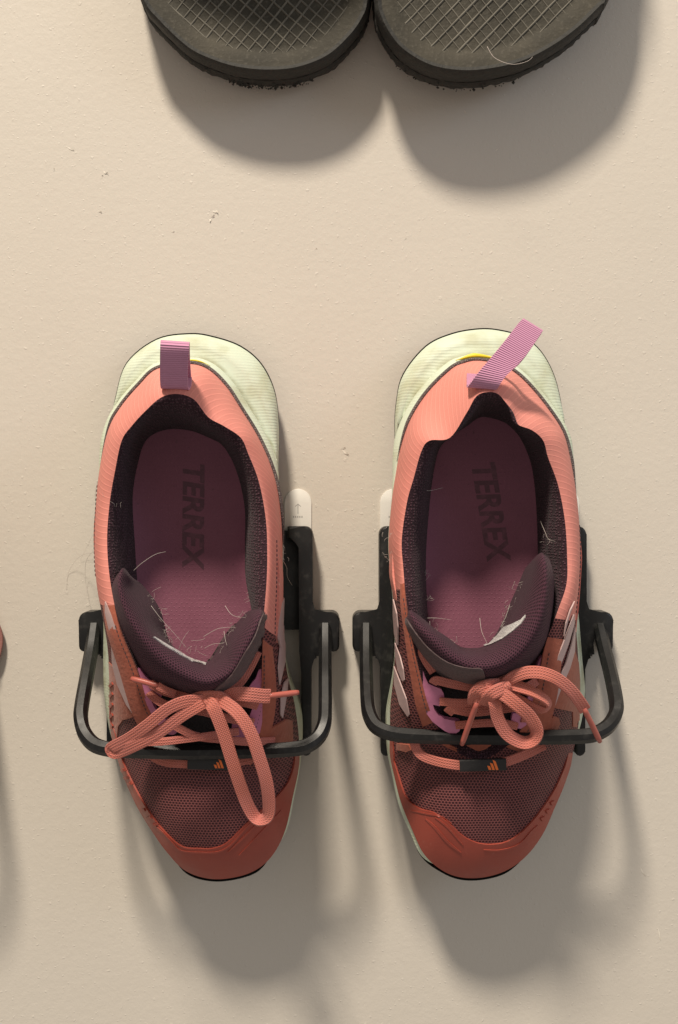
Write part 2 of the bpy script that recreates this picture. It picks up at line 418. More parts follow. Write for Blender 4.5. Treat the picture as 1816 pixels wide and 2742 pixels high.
# ------------------------------------------------------------------ holders
def arc(cx, cy, r, a0, a1, n=5):
    return [(cx+r*math.cos(math.radians(a0+(a1-a0)*i/n)), cy+r*math.sin(math.radians(a0+(a1-a0)*i/n))) for i in range(n+1)]
def holder(cu, bail_px, label, group, shift=(0, 0)):
    H = thing('shoe_holder', label, 'shoe holder', (cu, -70, 0), group)
    base = [(-57, -18)]+[(x, y) for x, y in ((-57, -66), (57, -66), (57, -18))]
    prism('base_plate', [(-51, -10.5), (-51, -67), (51, -67), (51, -10.5)], 1.6, 6, M['black'], H, 0.6, 2, (cu, 0))
    for s in (-1, 1):
        # upper rail with raised rim (rounded outer corner)
        rail = arc(53.5, -12.5, 4.5, 90, 0)+[(58, -50)]+arc(60.5, -53, 3, 180, 270, 3)[1:]+[(66, -56)]+arc(68.5, -60.5, 4.5, 90, 0)+arc(69.8, -75.2, 3.2, 0, -180, 6)+[(66.6, -70.2)]+arc(64.2, -67.4, 2.3, 0, 180, 6)+[(61.8, -74), (61.0, -80)]+arc(60.2, -83.5, 3.0, 60, 150, 3)+[(57.2, -88), (57.2, -134)]+arc(54.4, -134, 2.8, 0, -180, 6)+[(51.6, -90), (50.5, -78), (50.2, -20), (49.5, -16), (44, -15.2), (44, -8)]
        rail = [(s*x, y) for x, y in rail]
        if s < 0: rail = rail[::-1]
        prism('rail', rail, 1.0, 15, M['black'], H, 1.3, 3, (cu, 0))
    path = pxpath(bail_px, 6) + np.array([shift[0], shift[1], 0])
    sec = [(1.18*a, 1.18*b) for a, b in ((3.0, 1.3), (1.4, 3.1), (-1.4, 3.1), (-3.0, 1.3), (-3.0, -1.3), (-1.4, -3.1), (1.4, -3.1), (3.0, -1.3))]
    sweep('bail', path, sec, M['black'], H, flat_angle=25, up=(0, 0.75, 0.66))
    return H
def strip(cu, side, label):
    S = thing('adhesive_strip', label, 'adhesive strip', (cu+side*49.3, -40, 0), 'adhesive strips behind the shoe holders')
    x = cu+side*49.3
    put_poly = arc(x, 5.5, 7.7, 0, 180, 14)
    prism('strip_tab', [(x+7.7, -62)]+put_poly+[(x-7.7, -62)], 0.05, 0.9, M['strip'], S, 0.25, 2)
    # small grey arrow and line of print
    prism('arrow_print', [(x-0.25, -1), (x+0.25, -1), (x+0.25, 4.0), (x+1.6, 2.9), (x+1.7, 3.3), (x, 4.9), (x-1.7, 3.3), (x-1.6, 2.9), (x-0.25, 4.0)], 0.9, 0.93, M['ink'], S)
    for k in range(5):
        prism('small_print', [(x-2.9+1.2*k, -3.3), (x-2.9+1.2*k+0.75, -3.3), (x-2.9+1.2*k+0.75, -2.2), (x-2.9+1.2*k, -2.2)], 0.9, 0.93, M['ink'], S)
CL, CR = -72.8, 80.6
BW = 79
bailL = [(254, 1676, 14), (246, 1735, 24), (232, 1815, 45), (219, 1890, 62), (217, 1925, 69), (226, 1962, 75), (250, 1992, BW), (285, 2005, BW+1), (330, 2009, BW+1), (450, 2013, BW+1), (560, 2013, BW+1), (700, 2010, BW+1), (780, 2006, BW+1), (820, 1998, BW), (852, 1975, 75), (868, 1940, 70), (871, 1900, 62), (871, 1815, 45), (871, 1735, 24), (871, 1676, 14)]
bailR = [(980, 1676, 14), (980, 1735, 24), (981, 1810, 42), (984, 1880, 60), (990, 1915, 68), (1006, 1944, 74), (1035, 1960, 78), (1075, 1968, BW), (1150, 1972, BW), (1300, 1974, BW), (1450, 1974, BW), (1550, 1972, BW), (1592, 1966, 78), (1628, 1945, 74), (1648, 1912, 68), (1650, 1880, 62), (1638, 1815, 45), (1618, 1735, 24), (1604, 1676, 14)]
holder(CL, bailL, 'black plastic wall holder with wire bail clasping the shoe whose long lace loop hangs down', 'black shoe holders on the wall')
holder(CR, bailR, 'black plastic wall holder with wire bail clasping the shoe with the slanting heel tab', 'black shoe holders on the wall')
strip(CL, 1, 'white adhesive strip tab with small arrow right of the shoe with the upright heel tab')
strip(CR, -1, 'white adhesive strip tab poking out left of the shoe with the slanting heel tab')
strip(CR, 1, 'white adhesive strip tab poking out right of the shoe with the slanting heel tab')

# ------------------------------------------------------------------ shoe data: (base x,y, opening x,y, w0, w1, flare x,y or None)
SL = [(505,974,476,1055,42,112,(510,896)),(558,988,520,1070,42,111,(575,905)),(607,1034,558,1117,42,107,(645,930)),(645,1093,600,1141,42,104,(700,977)),(689,1165,645,1172,42,100,(735,1050)),(723,1238,665,1215,42,97,(746,1140)),(744,1310,694,1292,42,93,(745,1235)),(755,1400,712,1390,42,91,(744,1345)),(757,1490,716,1480,42,93,None),(757,1580,714,1560,41,97,None),(758,1690,706,1660,40,101,None),(769,1800,702,1760,38,98,(774,1800)),(790,1890,699,1850,36,92,(803,1880)),(801,1985,675,1945,34,84,(811,1955)),(796,2057,640,2000,32,78,(804,2050)),(781,2130,600,2030,30,75,(789,2130)),(762,2217,575,2042,28,73,(768,2222)),(733,2280,560,2046,27,73,None),(694,2320,553,2047,26,73,None),(640,2343,548,2048,26,73,None),(568,2350,542,2048,26,73,None),(500,2329,530,2047,26,73,None),(451,2280,518,2045,27,73,None),(413,2227,508,2042,28,73,None),(374,2164,496,2036,30,73,None),(340,2091,478,2022,32,74,None),(318,2028,455,1990,34,77,None),(301,1960,432,1945,36,82,(296,1955)),(294,1870,402,1890,38,89,(281,1865)),(291,1767,367,1790,40,97,(278,1775)),(284,1650,322,1680,41,102,(280,1665)),(268,1560,296,1560,42,99,None),(262,1466,287,1450,42,93,None),(265,1345,294,1345,42,91,None),(272,1248,308,1262,42,94,(287,1200)),(294,1146,326,1180,42,98,(303,1120)),(325,1088,355,1138,42,102,(310,1070)),(374,1030,390,1100,42,106,(340,975)),(422,987,432,1064,42,110,(420,911))]
SR = [(1277,965,1303,1050,42,112,(1285,883)),(1330,973,1335,1056,42,111,(1345,888)),(1369,990,1361,1090,42,110,(1405,907)),(1410,1024,1378,1132,42,107,(1450,946)),(1461,1085,1425,1152,42,103,(1484,1010)),(1507,1156,1455,1180,42,99,(1503,1090)),(1527,1228,1468,1225,42,96,(1510,1160)),(1537,1300,1495,1300,42,92,None),(1544,1380,1513,1395,42,91,None),(1546,1470,1519,1490,42,93,None),(1540,1560,1517,1565,42,97,(1540,1590)),(1540,1640,1492,1640,41,101,(1549,1670)),(1547,1740,1456,1740,39,98,(1558,1770)),(1553,1850,1436,1840,37,92,(1566,1850)),(1550,1935,1412,1915,35,85,(1556,1925)),(1540,1990,1385,1965,33,79,None),(1527,2041,1355,2000,32,75,None),(1507,2102,1325,2020,31,73,None),(1481,2163,1310,2027,30,72,None),(1451,2230,1300,2031,28,72,None),(1410,2286,1293,2033,27,72,None),(1359,2325,1287,2034,26,72,None),(1298,2345,1280,2034,26,72,None),(1236,2346,1272,2034,26,72,None),(1185,2327,1265,2032,26,72,None),(1139,2286,1255,2029,27,72,(1130,2292)),(1109,2224,1243,2024,28,72,(1096,2224)),(1078,2148,1228,2016,30,72,(1066,2150)),(1060,2077,1205,1998,32,74,(1050,2075)),(1047,2010,1180,1965,34,79,(1036,2005)),(1045,1900,1148,1890,37,88,(1034,1910)),(1054,1806,1122,1790,39,95,(1050,1815)),(1058,1704,1104,1704,41,99,None),(1052,1600,1088,1605,42,100,None),(1044,1520,1080,1520,42,95,None),(1041,1440,1076,1445,42,92,None),(1050,1335,1090,1345,42,92,None),(1059,1274,1108,1280,42,94,(1062,1240)),(1073,1197,1128,1210,42,97,(1058,1160)),(1099,1121,1150,1180,42,100,(1062,1080)),(1144,1049,1205,1172,42,104,(1080,1005)),(1206,988,1250,1105,42,109,(1140,930)),(1240,972,1275,1062,42,111,(1210,896))]
# insole outline at the same stations (px)
IL = {0:(470,1150),1:(515,1156),2:(548,1168),3:(592,1190),4:(616,1224),5:(630,1255),6:(645,1305),7:(655,1369),8:(655,1466),9:(657,1548),10:(674,1640),11:(680,1720),12:(672,1790),13:(650,1840),14:(625,1870),15:(600,1890),16:(580,1900),20:(530,1905),24:(480,1890),26:(450,1860),27:(430,1830),28:(410,1790),29:(395,1720),30:(380,1640),31:(369,1550),32:(364,1466),33:(357,1350),34:(362,1285),35:(374,1228),36:(384,1195),37:(400,1172),38:(430,1156)}
IR = {0:(1300,1118),1:(1335,1126),2:(1360,1138),3:(1385,1162),4:(1400,1187),5:(1412,1215),6:(1423,1250),7:(1430,1300),8:(1435,1370),9:(1438,1470),10:(1438,1560),11:(1436,1640),12:(1425,1740),13:(1400,1810),14:(1375,1850),16:(1330,1880),20:(1290,1890),24:(1260,1885),28:(1220,1870),29:(1205,1850),30:(1185,1810),31:(1165,1740),32:(1150,1680),33:(1144,1600),34:(1142,1520),35:(1144,1450),36:(1152,1350),37:(1158,1295),38:(1166,1245),39:(1180,1198),40:(1215,1165),41:(1250,1142),42:(1278,1122)}
def station_fill(dic, n):
    ks = sorted(dic); out = []
    for i in range(n):
        if i in dic: out.append(dic[i]); continue
        a = max(k for k in ks if k < i); b = min([k for k in ks if k > i] or [ks[0]+n])
        t = (i-a)/(b-a); pa, pb = dic[a], dic[b % n]; out.append((pa[0]+(pb[0]-pa[0])*t, pa[1]+(pb[1]-pa[1])*t))
    return out
NS = 6
def in_poly(x, y, poly):
    c = False; j = len(poly)-1
    for i in range(len(poly)):
        if (poly[i][1] > y) != (poly[j][1] > y) and x < (poly[j][0]-poly[i][0])*(y-poly[i][1])/(poly[j][1]-poly[i][1])+poly[i][0]: c = not c
        j = i
    return c

def stitches(shoe, par, i0, i1, tf, off, mat):
    ids = shoe.seg(i0, i1); Mx = shoe.U.shape[0]; pts = []
    for c, i in enumerate(ids):
        t = tf(c/(len(ids)-1)); x = t*(Mx-1); r = min(int(x), Mx-2); fr = x-r; q = shoe.U[r, i]*(1-fr)+shoe.U[r+1, i]*fr
        n = nrm(np.cross(shoe.U[r, (i+1) % shoe.upN]-shoe.U[r, i-1], shoe.U[r+1, i]-shoe.U[r, i])); n = n if n[2] > 0 else -n
        pts.append(q+n*off)
    pts = np.array(pts); d = np.concatenate([[0], np.cumsum(np.linalg.norm(np.diff(pts, axis=0), axis=1))]); V = []; Fc = []
    x = 0.8
    def at(z): return np.array([np.interp(z, d, pts[:, k]) for k in range(3)])
    while x+1.7 < d[-1]:
        a, b = at(x), at(x+1.5); tg = nrm(b-a); sd = nrm(np.cross(tg, [0, 0, 1])); nb = len(V)
        for p, k in ((a, 0.5), ((a+b)/2, 1.0), (b, 0.5)):
            V += [p+sd*0.34*k, p+np.array([0, 0, 0.3])*k, p-sd*0.34*k]
        Fc += [tuple(nb+i for i in f) for f in grid_faces(3, 3, False)]; x += 2.3
    return put('stitching', V, Fc, mat, par)
class Shoe:
    def __init__(s, name, ST, INS, label, heel_rng, group, dmm=(0, 0, 0), simple=None):
        n = len(ST); s.n = n; sh = np.array(dmm, float)
        b0 = P(*ST[n//2][:2], 30)*0.5+P(*ST[0][:2], 30)*0.5
        s.T = T = thing(name, label, 'shoe', (b0[0]+sh[0], b0[1]+sh[1], 8), group)
        cx = np.mean([q[0] for q in ST]); cyy = np.mean([q[1] for q in ST])
        def spring(y):
            t = max(0, min(1, (y-1980)/330)); return 26*t*t*(3-2*t)
        base = np.array([P(q[0], q[1], q[4]+spring(q[1])) for q in ST])+sh
        top = np.array([P(q[2], q[3], q[5]) for q in ST])+sh
        fl = []; ou = []
        for q in ST:
            if q[6]: fx, fy = q[6]; k = 1
            else:
                dx, dy = cx-q[0], cyy-q[1]; dl = math.hypot(dx, dy); fx, fy = q[0]+dx/dl*5, q[1]+dy/dl*5; k = 0
            lf = spring(fy); fl.append(P(fx, fy, 21+lf))
            dx, dy = fx-cx, fy-(cyy if abs(fy-cyy) > 430 else fy); dl = math.hypot(dx, dy)+1e-6
            tt = max(0, min(1, (q[1]-2262)/55)); tt = tt*tt*(3-2*tt)
            o = (4.5 if fy < 1200 else (9 if k else 15)*tt)
            ou.append(P(fx+dx/dl*o, fy+dy/dl*o, 13+lf))
        fl = np.array(fl)+sh; ou = np.array(ou)+sh
        B = cr(base, NS, True); Tp = cr(top, NS, True); FL = cr(fl, NS, True); OU = cr(ou, NS, True)
        I = cr([P(x, y, 54) for x, y in station_fill(INS, n)], NS, True)+sh
        s.B, s.Tp, s.I = B, Tp, I; N = len(B)
        ctr = B.mean(0)
        def inset(A, d, w):
            o = A.copy(); 
            for i in range(len(o)):
                t = nrm((A[(i+1) % N]-A[i-1])*[1, 1, 0]); nn = np.array([t[1], -t[0], 0])
                if nn.dot((A[i]-ctr)*[1, 1, 0]) > 0 and True: pass
                o[i] = A[i]+nn*d*s.sgn
            o[:, 2] = A[:, 2]+w; return o
        # orientation sign for insets (stations run clockwise as seen)
        area2 = sum(B[i][0]*B[(i+1) % N][1]-B[(i+1) % N][0]*B[i][1] for i in range(N)); s.sgn = 1 if area2 < 0 else -1
        mats = simple or {}
        # ---- outsole
        G = [inset(OU, 0.3, 1.0), OU, inset(OU, 0.6, -3.0), inset(OU, 3, -5.8)]
        vv = np.vstack(G); f = grid_faces(4, N, True)+[tuple(range(3*N, 4*N))]
        put('outsole', vv, f, M['out'], T, flat_angle=50)
        # ---- midsole
        def lerp(a, b, t): return a+(b-a)*t
        hf = np.clip((1330-np.array([PX(q-sh)[1] for q in B]))/150, 0, 1)[:, None]     # lip and groove only round the heel
        rings = [inset(B, 4, 0.2), inset(B, 0.3, 0.4)+hf*(inset(B, -0.4, 0.7)-inset(B, 0.3, 0.4)), inset(B, 0.0, -0.2)+hf*(inset(B, -1.3, 0.1)-inset(B, 0, -0.2))]
        lip = inset(B, -0.1, -1.4)+hf*(inset(B, -3.4, -2.2)-inset(B, -0.1, -1.4)); rings.append(lip)
        lip2 = lerp(B, FL, 0.2)+hf*(inset(B, -4.1, -4.6)-lerp(B, FL, 0.2)); rings.append(lip2)
        gr = lerp(B, FL, 0.34)+hf*(inset(B, -3.6, -9.6)-lerp(B, FL, 0.34)); rings.append(gr)
        gr2 = lerp(B, FL, 0.48); g3 = lerp(B, FL, 0.52); g3[:, 2] = B[:, 2]-7.2; rings.append(gr2+hf*(g3-gr2))
        r5 = lerp(B, FL, 0.82); r5[:, 2] = lerp(B, FL, 0.62)[:, 2]; rings.append(r5)
        r6 = FL.copy(); r6[:, 2] += 1; rings.append(r6)
        r7 = FL.copy(); r7[:, 2] -= 3; rings.append(r7)
        rings.append(inset(FL, 0.5, -7.4))
        s.mid = sheet('midsole', np.array(rings), M['mid'], T, True)
        # ---- upper
        Mx = 13; aa = np.linspace(0, 1, Mx)
        U = np.zeros((Mx, N, 3))
        for i in range(N):
            si = i/NS
            y = PX(B[i]-sh)[1]
            heel = max(0, min(1, (1320-y)/200)); toe = max(0, min(1, (y-2050)/150))
            p = 1.9*(1-heel)+1.45*heel+0.8*toe
            for r, a in enumerate(aa):
                q = B[i]*(1-a)+Tp[i]*a
                q[2] = B[i][2]+(Tp[i][2]-B[i][2])*(1-(1-a)**p)
                # belly of the side wall
                side = (1-heel)*(1-toe); t = nrm((B[(i+1) % N]-B[i-1])*[1, 1, 0]); nn = np.array([-t[1], t[0], 0])*s.sgn
                q = q+nn*math.sin(math.pi*min(1, a*1.0))*(1.3*side+1.6*heel+0.3*toe)
                U[r, i] = q
        s.U = U
        s.upN = N
        def seg(i0, i1):   # station range, wrapping
            a, b = int(i0*NS), int(i1*NS)
            return [k % N for k in range(a, b+1)]
        s.seg = seg
        h0, h1 = heel_rng
        if simple:
            s.up_obj = sheet('upper', U, mats['upper'], T, True); s.parts = [s.up_obj]
        else:
            heel = sheet('heel_panel', U[:, seg(h1, n+h0)], M['coral'], T)
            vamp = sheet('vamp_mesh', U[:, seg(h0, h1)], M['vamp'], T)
            s.parts = [heel, vamp]
        s.bvh = bvh_of(s.parts)
        # ---- collar lining
        R = 16; Lg = np.zeros((R, N, 3))
        for r in range(R):
            a = r/(R-1)
            Lg[r] = Tp*(1-a)+I*a
            Lg[r, :, 2] = Tp[:, 2]-(Tp[:, 2]-53*KW)*(0.05*a+0.95*a**2.7)
        s.lin = sheet('collar_lining', Lg, mats.get('lining', M['lining']), T, True)
        # ---- insole
        c = I.mean(0); rings = []
        for k in (1.03, 0.92, 0.8, 0.6, 0.35, 0.1):
            q = c+(I-c)*k; q[:, 2] = 50*KW+5.0*max(0, (k-0.55)/0.48)**2; rings.append(q)
        G = np.array(rings); vv = G.reshape(-1, 3); f = grid_faces(6, N, True)+[tuple(range(5*N, 6*N))]
        s.ins = put('insole', vv, f, mats.get('insole', M['insole']), T)
        s.bvi = bvh_of([s.ins])
    def rim_shell(s, name, i0, i1, t0, t1, thick, mat, m=7, low=-0.04):
        """panel on the upper between profile parameters t0(i), t1(i)"""
        ids = s.seg(i0, i1); Mx = s.U.shape[0]; K = len(ids)
        def samp(i, t):
            x = max(0, min(1, t))*(Mx-1); r = min(int(x), Mx-2); fr = x-r; return s.U[r, i]*(1-fr)+s.U[r+1, i]*fr
        G = np.zeros((m, K, 3))
        for c, i in enumerate(ids):
            a, b = t0(c/(K-1), i), t1(c/(K-1), i)
            for r in range(m): G[r, c] = samp(i, a+(b-a)*r/(m-1))
        Nn = np.zeros_like(G)
        for r in range(m):
            for c in range(K):
                du = G[r, min(c+1, K-1)]-G[r, max(c-1, 0)]; dv = G[min(r+1, m-1), c]-G[max(r-1, 0), c]
                nn = nrm(np.cross(du, dv)); 
                ref = G[r, c]-np.array([s.B.mean(0)[0], s.B.mean(0)[1], 20])
                Nn[r, c] = nn if nn.dot(ref) > 0 else -nn
        th = np.full((m, K), thick)
        for c in range(K): th[:, c] *= min(1, (min(c, K-1-c)+0.3)/4)
        O = G+Nn*th[:, :, None]; Bt = G-Nn*0.3
        rows = [Bt[0], O[0]]+[O[r] for r in range(1, m-1)]+[O[m-1], Bt[m-1]]
        return sheet(name, np.array(rows), mat, s.T, flat_angle=60)
    def cross_t(s, poly):
        """for each column: profile parameter where the surface enters the polygon (px)"""
        Mx = s.U.shape[0]; out = {}
        for i in range(s.upN):
            hit = None
            for k in range(0, 81):
                t = k/80; x = t*(Mx-1); r = min(int(x), Mx-2); fr = x-r; q = s.U[r, i]*(1-fr)+s.U[r+1, i]*fr
                if in_poly(*PX(q), poly): hit = t; break
            out[i] = hit
        return out
    def lace(s, name, pts, wd=7.0, th=2.2, rolls=None, n=7, mat=None):
        path = pxpath(pts, n); rr = None
        if rolls is not None: rr = cr([[r] for r in rolls], n)[:, 0]
        return sweep(name, path, superell(wd*0.46, th*0.36, 18, 0.32), mat or M['lace'], s.T, rr, flat_angle=70)
    def aglet(s, a, b, par=None):
        path = pxpath([a, b], 6); sc = [0.92, 1, 1, 1, 1, 0.96, 0.8]
        return sweep('aglet', path, circ(1.45, 10), M['aglet'], par or s.T, None, sc)
    def tongue(s, rows):
        # each row: outer, ridge, inner, inner low (x,y,w)
        prof = []
        for o, r, i, l in rows:
            o, r, i, l = (np.array(z, float) for z in (o, r, i, l))
            om = o*0.55+r*0.45; om[2] = o[2]+(r[2]-o[2])*0.80
            i = i.copy(); i[:2] = i[:2]*0.9+r[:2]*0.1; i[2] = r[2]-0.30*(r[2]-l[2]); r[2] += 1.0; l = l.copy(); l[2] -= 6
            u = o.copy(); u[2] -= 14; u[:2] = o[:2]*0.93+l[:2]*0.07
            c = cr([u, o, om, r, i, l], 5); prof.append(c)
        prof = np.array(prof); S, Q = prof.shape[:2]
        G = np.array([cr(prof[:, q], 7) for q in range(Q)])
        G = np.array([[P(*p) for p in row] for row in G])
        s.tg = sheet('tongue', G, M['tongue'], s.T); s.tgG = G
        return s.tg
    def gusset(s, rows):
        G = []
        for (xl, xr, y, w) in rows:
            G.append([P(xl+(xr-xl)*t, y, w-3.0*(2*t-1)**2) for t in np.linspace(0, 1, 9)])
        G = np.array(G); G = np.array([cr(G[:, k], 5) for k in range(9)])
        s.gs = sheet('tongue_base', G, M['gusset'], s.T)
        ex = [(rows[0][0]-30, rows[0][1]+30, 1680, rows[0][3]+6)]+list(rows)
        Hs = np.array([[P(xl-70+(xr-xl+140)*t, y, w+3.0) for t in np.linspace(0, 1, 9)] for (xl, xr, y, w) in ex]).reshape(-1, 3)
        s.bvt = BVHTree.FromPolygons([tuple(p) for p in Hs], grid_faces(len(ex), 9, False))
        s.bvv = bvh_of([s.gs, s.parts[1]])
    def text(s, body, x0, y0, x1, y1, h, bvh, mat, name, lift=0.15, bold=0.02, shear=0.0):
        """lettering running from (x0,y0) to (x1,y1) in px, h = cap height px"""
        cu = bpy.data.curves.new('t', 'FONT'); cu.body = body; cu.offset = bold; cu.shear = shear; cu.resolution_u = 3
        ob = bpy.data.objects.new('t', cu); C.objects.link(ob)
        dg = bpy.context.evaluated_depsgraph_get(); me = bpy.data.meshes.new_from_object(ob.evaluated_get(dg))
        bpy.data.objects.remove(ob)
        V = np.array([v.co[:] for v in me.vertices]); mn, mx = V.min(0), V.max(0)
        dirv = np.array([x1-x0, y1-y0]); upv = nrm(np.array([-dirv[1], dirv[0]]))*-1*h
        bm = bmesh.new(); bm.from_mesh(me)
        bmesh.ops.triangulate(bm, faces=bm.faces[:]); bmesh.ops.subdivide_edges(bm, edges=[e for e in bm.edges if e.calc_length() > 0.25], cuts=1)
        bm.verts.index_update(); out = []
        for v in bm.verts:
            a = (v.co.x-mn[0])/(mx[0]-mn[0]); b = (v.co.y-mn[1])/(mx[1]-mn[1])
            q = np.array([x0, y0])+dirv*a+upv*b; l, n = onto(bvh, q[0], q[1]); out.append(l+n*lift)
        fs = [[v.index for v in f.verts] for f in bm.faces]; bm.free()
        return put(name, out, fs, mat, s.ins if bvh is s.bvi else s.T, False)

# ================================================================== LEFT SHOE
L = Shoe('trail_shoe', SL, IL, 'coral and plum trail shoe with upright heel tab and long hanging lace loop', (10.3, 30.6), 'pair of coral and plum trail shoes')
T = L.T
# heel piping and a glimpse of yellow foam
def tube_on(shoe, name, i0, i1, dw, out, r, mat):
    ids = shoe.seg(i0, i1); pts = []
    for i in ids:
        q = shoe.U[0, i].copy(); nx = shoe.U[1, i]; t = nrm((shoe.B[(i+1) % shoe.upN]-shoe.B[i-1])*[1, 1, 0]); nn = np.array([-t[1], t[0], 0])*shoe.sgn
        q = q*(1-dw)+shoe.U[2, i]*dw+nn*out; q[2] += 0.4; pts.append(q)
    k = len(pts); sc = [max(0.15, min(1, min(j, k-1-j)/8)) for j in range(k)]
    return sweep(name, pts, circ(r, 8), mat, shoe.T, None, sc)
tube_on(L, 'heel_piping', 34, 39+8, 0.10, 0.5, 1.15, M['pipe'])
tube_on(L, 'yellow_edge', 39-0.4, 39+1.0, -0.02, 1.9, 1.0, M['yellow'])
L.gusset([(385, 710, 1792, 90), (412, 706, 1860, 87), (440, 690, 1930, 81), (470, 650, 1990, 75), (500, 600, 2030, 71), (515, 575, 2052, 69)])
# insole print
L.text('TERREX', 490, 1243, 488, 1527, 58, L.bvi, M['iprint'], 'insole_lettering', 0.12, 0.03, 0.15)
# tongue
L.tongue([((324,1532,88),(332,1521,94),(340,1528,90),(350,1542,80)), ((310,1545,97),(326,1528,107),(343,1540,99),(360,1550,84)), ((300,1580,99),(324,1578,114),(352,1580,105),(385,1570,74)), ((318,1665,98),(350,1650,118),(385,1640,105),(428,1630,70)), ((358,1757,94),(395,1715,118),(421,1700,106),(452,1712,67)), ((400,1817,90),(445,1765,117),(466,1735,107),(480,1745,66)), ((460,1852,88),(503,1803,116),(518,1770,107),(522,1768,67)), ((550,1874,87),(560,1820,116),(563,1785,107),(558,1770,68)), ((625,1840,89),(615,1795,117),(598,1757,106),(580,1742,69)), ((672,1782,93),(645,1745,118),(618,1715,106),(605,1702,70)), ((702,1712,97),(675,1690,117),(648,1672,106),(632,1670,75)), ((713,1655,98),(696,1644,111),(676,1640,103),(660,1640,86)), ((709,1640,90),(700,1630,96),(688,1629,93),(672,1634,82))])
def binding(shoe, poly):
    return decal('tongue_binding', poly, bvh_of([shoe.tg]), 0.7, M['bind'], shoe.tg, 8, 3)
binding(L, [(711,1640),(714,1690),(702,1725),(674,1785),(632,1836),(582,1864),(574,1846),(620,1805),(652,1752),(682,1700),(698,1655)])
# white label edge on the tongue
def tonguelabel(shoe, poly, nm='care_label'):
    bv = bvh_of([shoe.tg]); return decal(nm, poly, bv, 0.5, M['label'], shoe.tg, 8)
tonguelabel(L, [(409,1707),(413,1706),(450,1729),(490,1751),(520,1766),(553,1777),(551,1780),(516,1772),(484,1755),(444,1731)])
# toe cap
polyL = [(318,2000),(335,2050),(374,2128),(413,2192),(444,2228),(485,2268),(582,2273),(611,2255),(660,2205),(703,2163),(757,2120),(782,2070),(795,1980),(600,1900)]
ct = L.cross_t(polyL)
def cap_panel(shoe, ct, i0, i1, mat=M['cap'], name='toe_cap', thick=0.9, mint=0.03):
    ids = shoe.seg(i0, i1); tt = np.array([ct[i] if ct[i] is not None else 0.05 for i in ids]); k = np.ones(7)/7
    tt = np.convolve(np.pad(tt, 3, 'edge'), k, 'valid'); d = {i: max(mint, t) for i, t in zip(ids, tt)}
    return shoe.rim_shell(name, i0, i1, lambda c, i: 0.0, lambda c, i: d[i], thick, mat, 10)
cap = cap_panel(L, ct, 13.2, 28.2)
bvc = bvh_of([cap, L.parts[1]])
for pts, wd in (([(440,2231),(462,2256),(486,2278),(535,2283),(584,2281),(618,2262),(660,2215),(705,2175)], 5), ([(610,2282),(650,2245),(700,2195),(740,2160)], 5), ([(640,2290),(690,2238),(735,2190),(752,2170)], 4), ([(410,2205),(428,2222),(440,2231)], 5)):
    decal('cap_ridge', stripline(pts, wd), bvc, 0.4, M['cap'], cap, 9)
for x, y in ((331,2062),(339,2082),(349,2098),(383,2170),(400,2190),(417,2207)):
    decal('cap_tooth', [(x-7,y-2),(x+4,y-6),(x+8,y+1),(x-2,y+6)], bvc, 0.7, M['cap'], cap, 6)
es0 = L.rim_shell('eyestay', 10.6, 14.6, lambda c, i: 0.62+0.1*c, lambda c, i: 1.0, 1.3, M['rust'], 6)
es1 = L.rim_shell('eyestay', 26.6, 30.6, lambda c, i: 0.74-0.10*c, lambda c, i: 1.0, 1.3, M['rust'], 6)
stitches(L, es0, 10.9, 14.3, lambda c: 0.93, 1.3, M['bind']); stitches(L, es1, 26.9, 30.3, lambda c: 0.93, 1.3, M['bind']); stitches(L, L.parts[0], 31.2, 33.6, lambda c: 0.30, 0.2, M['bind']); stitches(L, L.parts[0], 7.6, 10.2, lambda c: 0.50, 0.2, M['bind'])
# quarter overlays
sov = decal('side_overlay', [(293,1772),(318,1800),(340,1845),(372,1915),(330,1928),(318,1945),(314,1990),(306,1992),(299,1900)], L.bvh, 0.5, M['rust'], T, 8)
for y in (1835, 1862, 1890, 1918, 1946):
    decal('overlay_tooth', [(296,y),(304,y-9),(307,y-3),(299,y+7)], L.bvh, 1.2, M['cap'], sov, 6)
sbv = L.bvh
for poly in ([(303,1728),(322,1757),(342,1806),(358,1862),(368,1908),(364,1916),(342,1884),(318,1830),(305,1775)], [(286,1610),(303,1652),(322,1706),(338,1768),(333,1772),(316,1738),(298,1690),(286,1640)],
             [(757,1600),(754,1690),(746,1733),(741,1712),(743,1660),(750,1615)], [(760,1675),(760,1770),(745,1834),(741,1790),(747,1720)], [(769,1815),(763,1865),(753,1922),(747,1912),(748,1868),(757,1828)]):
    decal('side_stripe', poly, sbv, 0.35, M['stripe'], T, 7, 0, lift=0.75)
# eyestays
L.rim_shell('collar_flap', 31.6, 33.3, lambda c, i: 0.02, lambda c, i: 0.22, 0.8, M['rust'], 4)
L.rim_shell('collar_flap', 8.0, 10.4, lambda c, i: 0.10, lambda c, i: 0.42, 1.0, M['coral'], 4)
bvt = L.bvt
decal('lace_hook', [(668,1836),(686,1812),(701,1786),(703,1927),(686,1965),(640,1975),(626,1967),(623,1931),(658,1928),(674,1900),(683,1860)], bvt, 2.6, M['pink'], T, 8, 2)
decal('lace_hook', [(371,1786),(392,1806),(410,1822),(434,1846),(434,1862),(420,1873),(408,1871),(424,1900),(440,1915),(470,1935),(478,1948),(466,1960),(440,1950),(408,1905),(385,1850)], bvt, 2.6, M['pink'], T, 8, 2)
decal('lace_keeper', [(720,1950),(765,1925),(778,1930),(780,1980),(775,1996),(735,1996),(705,1985)], L.bvv, 1.2, M['rust'], T, 8)
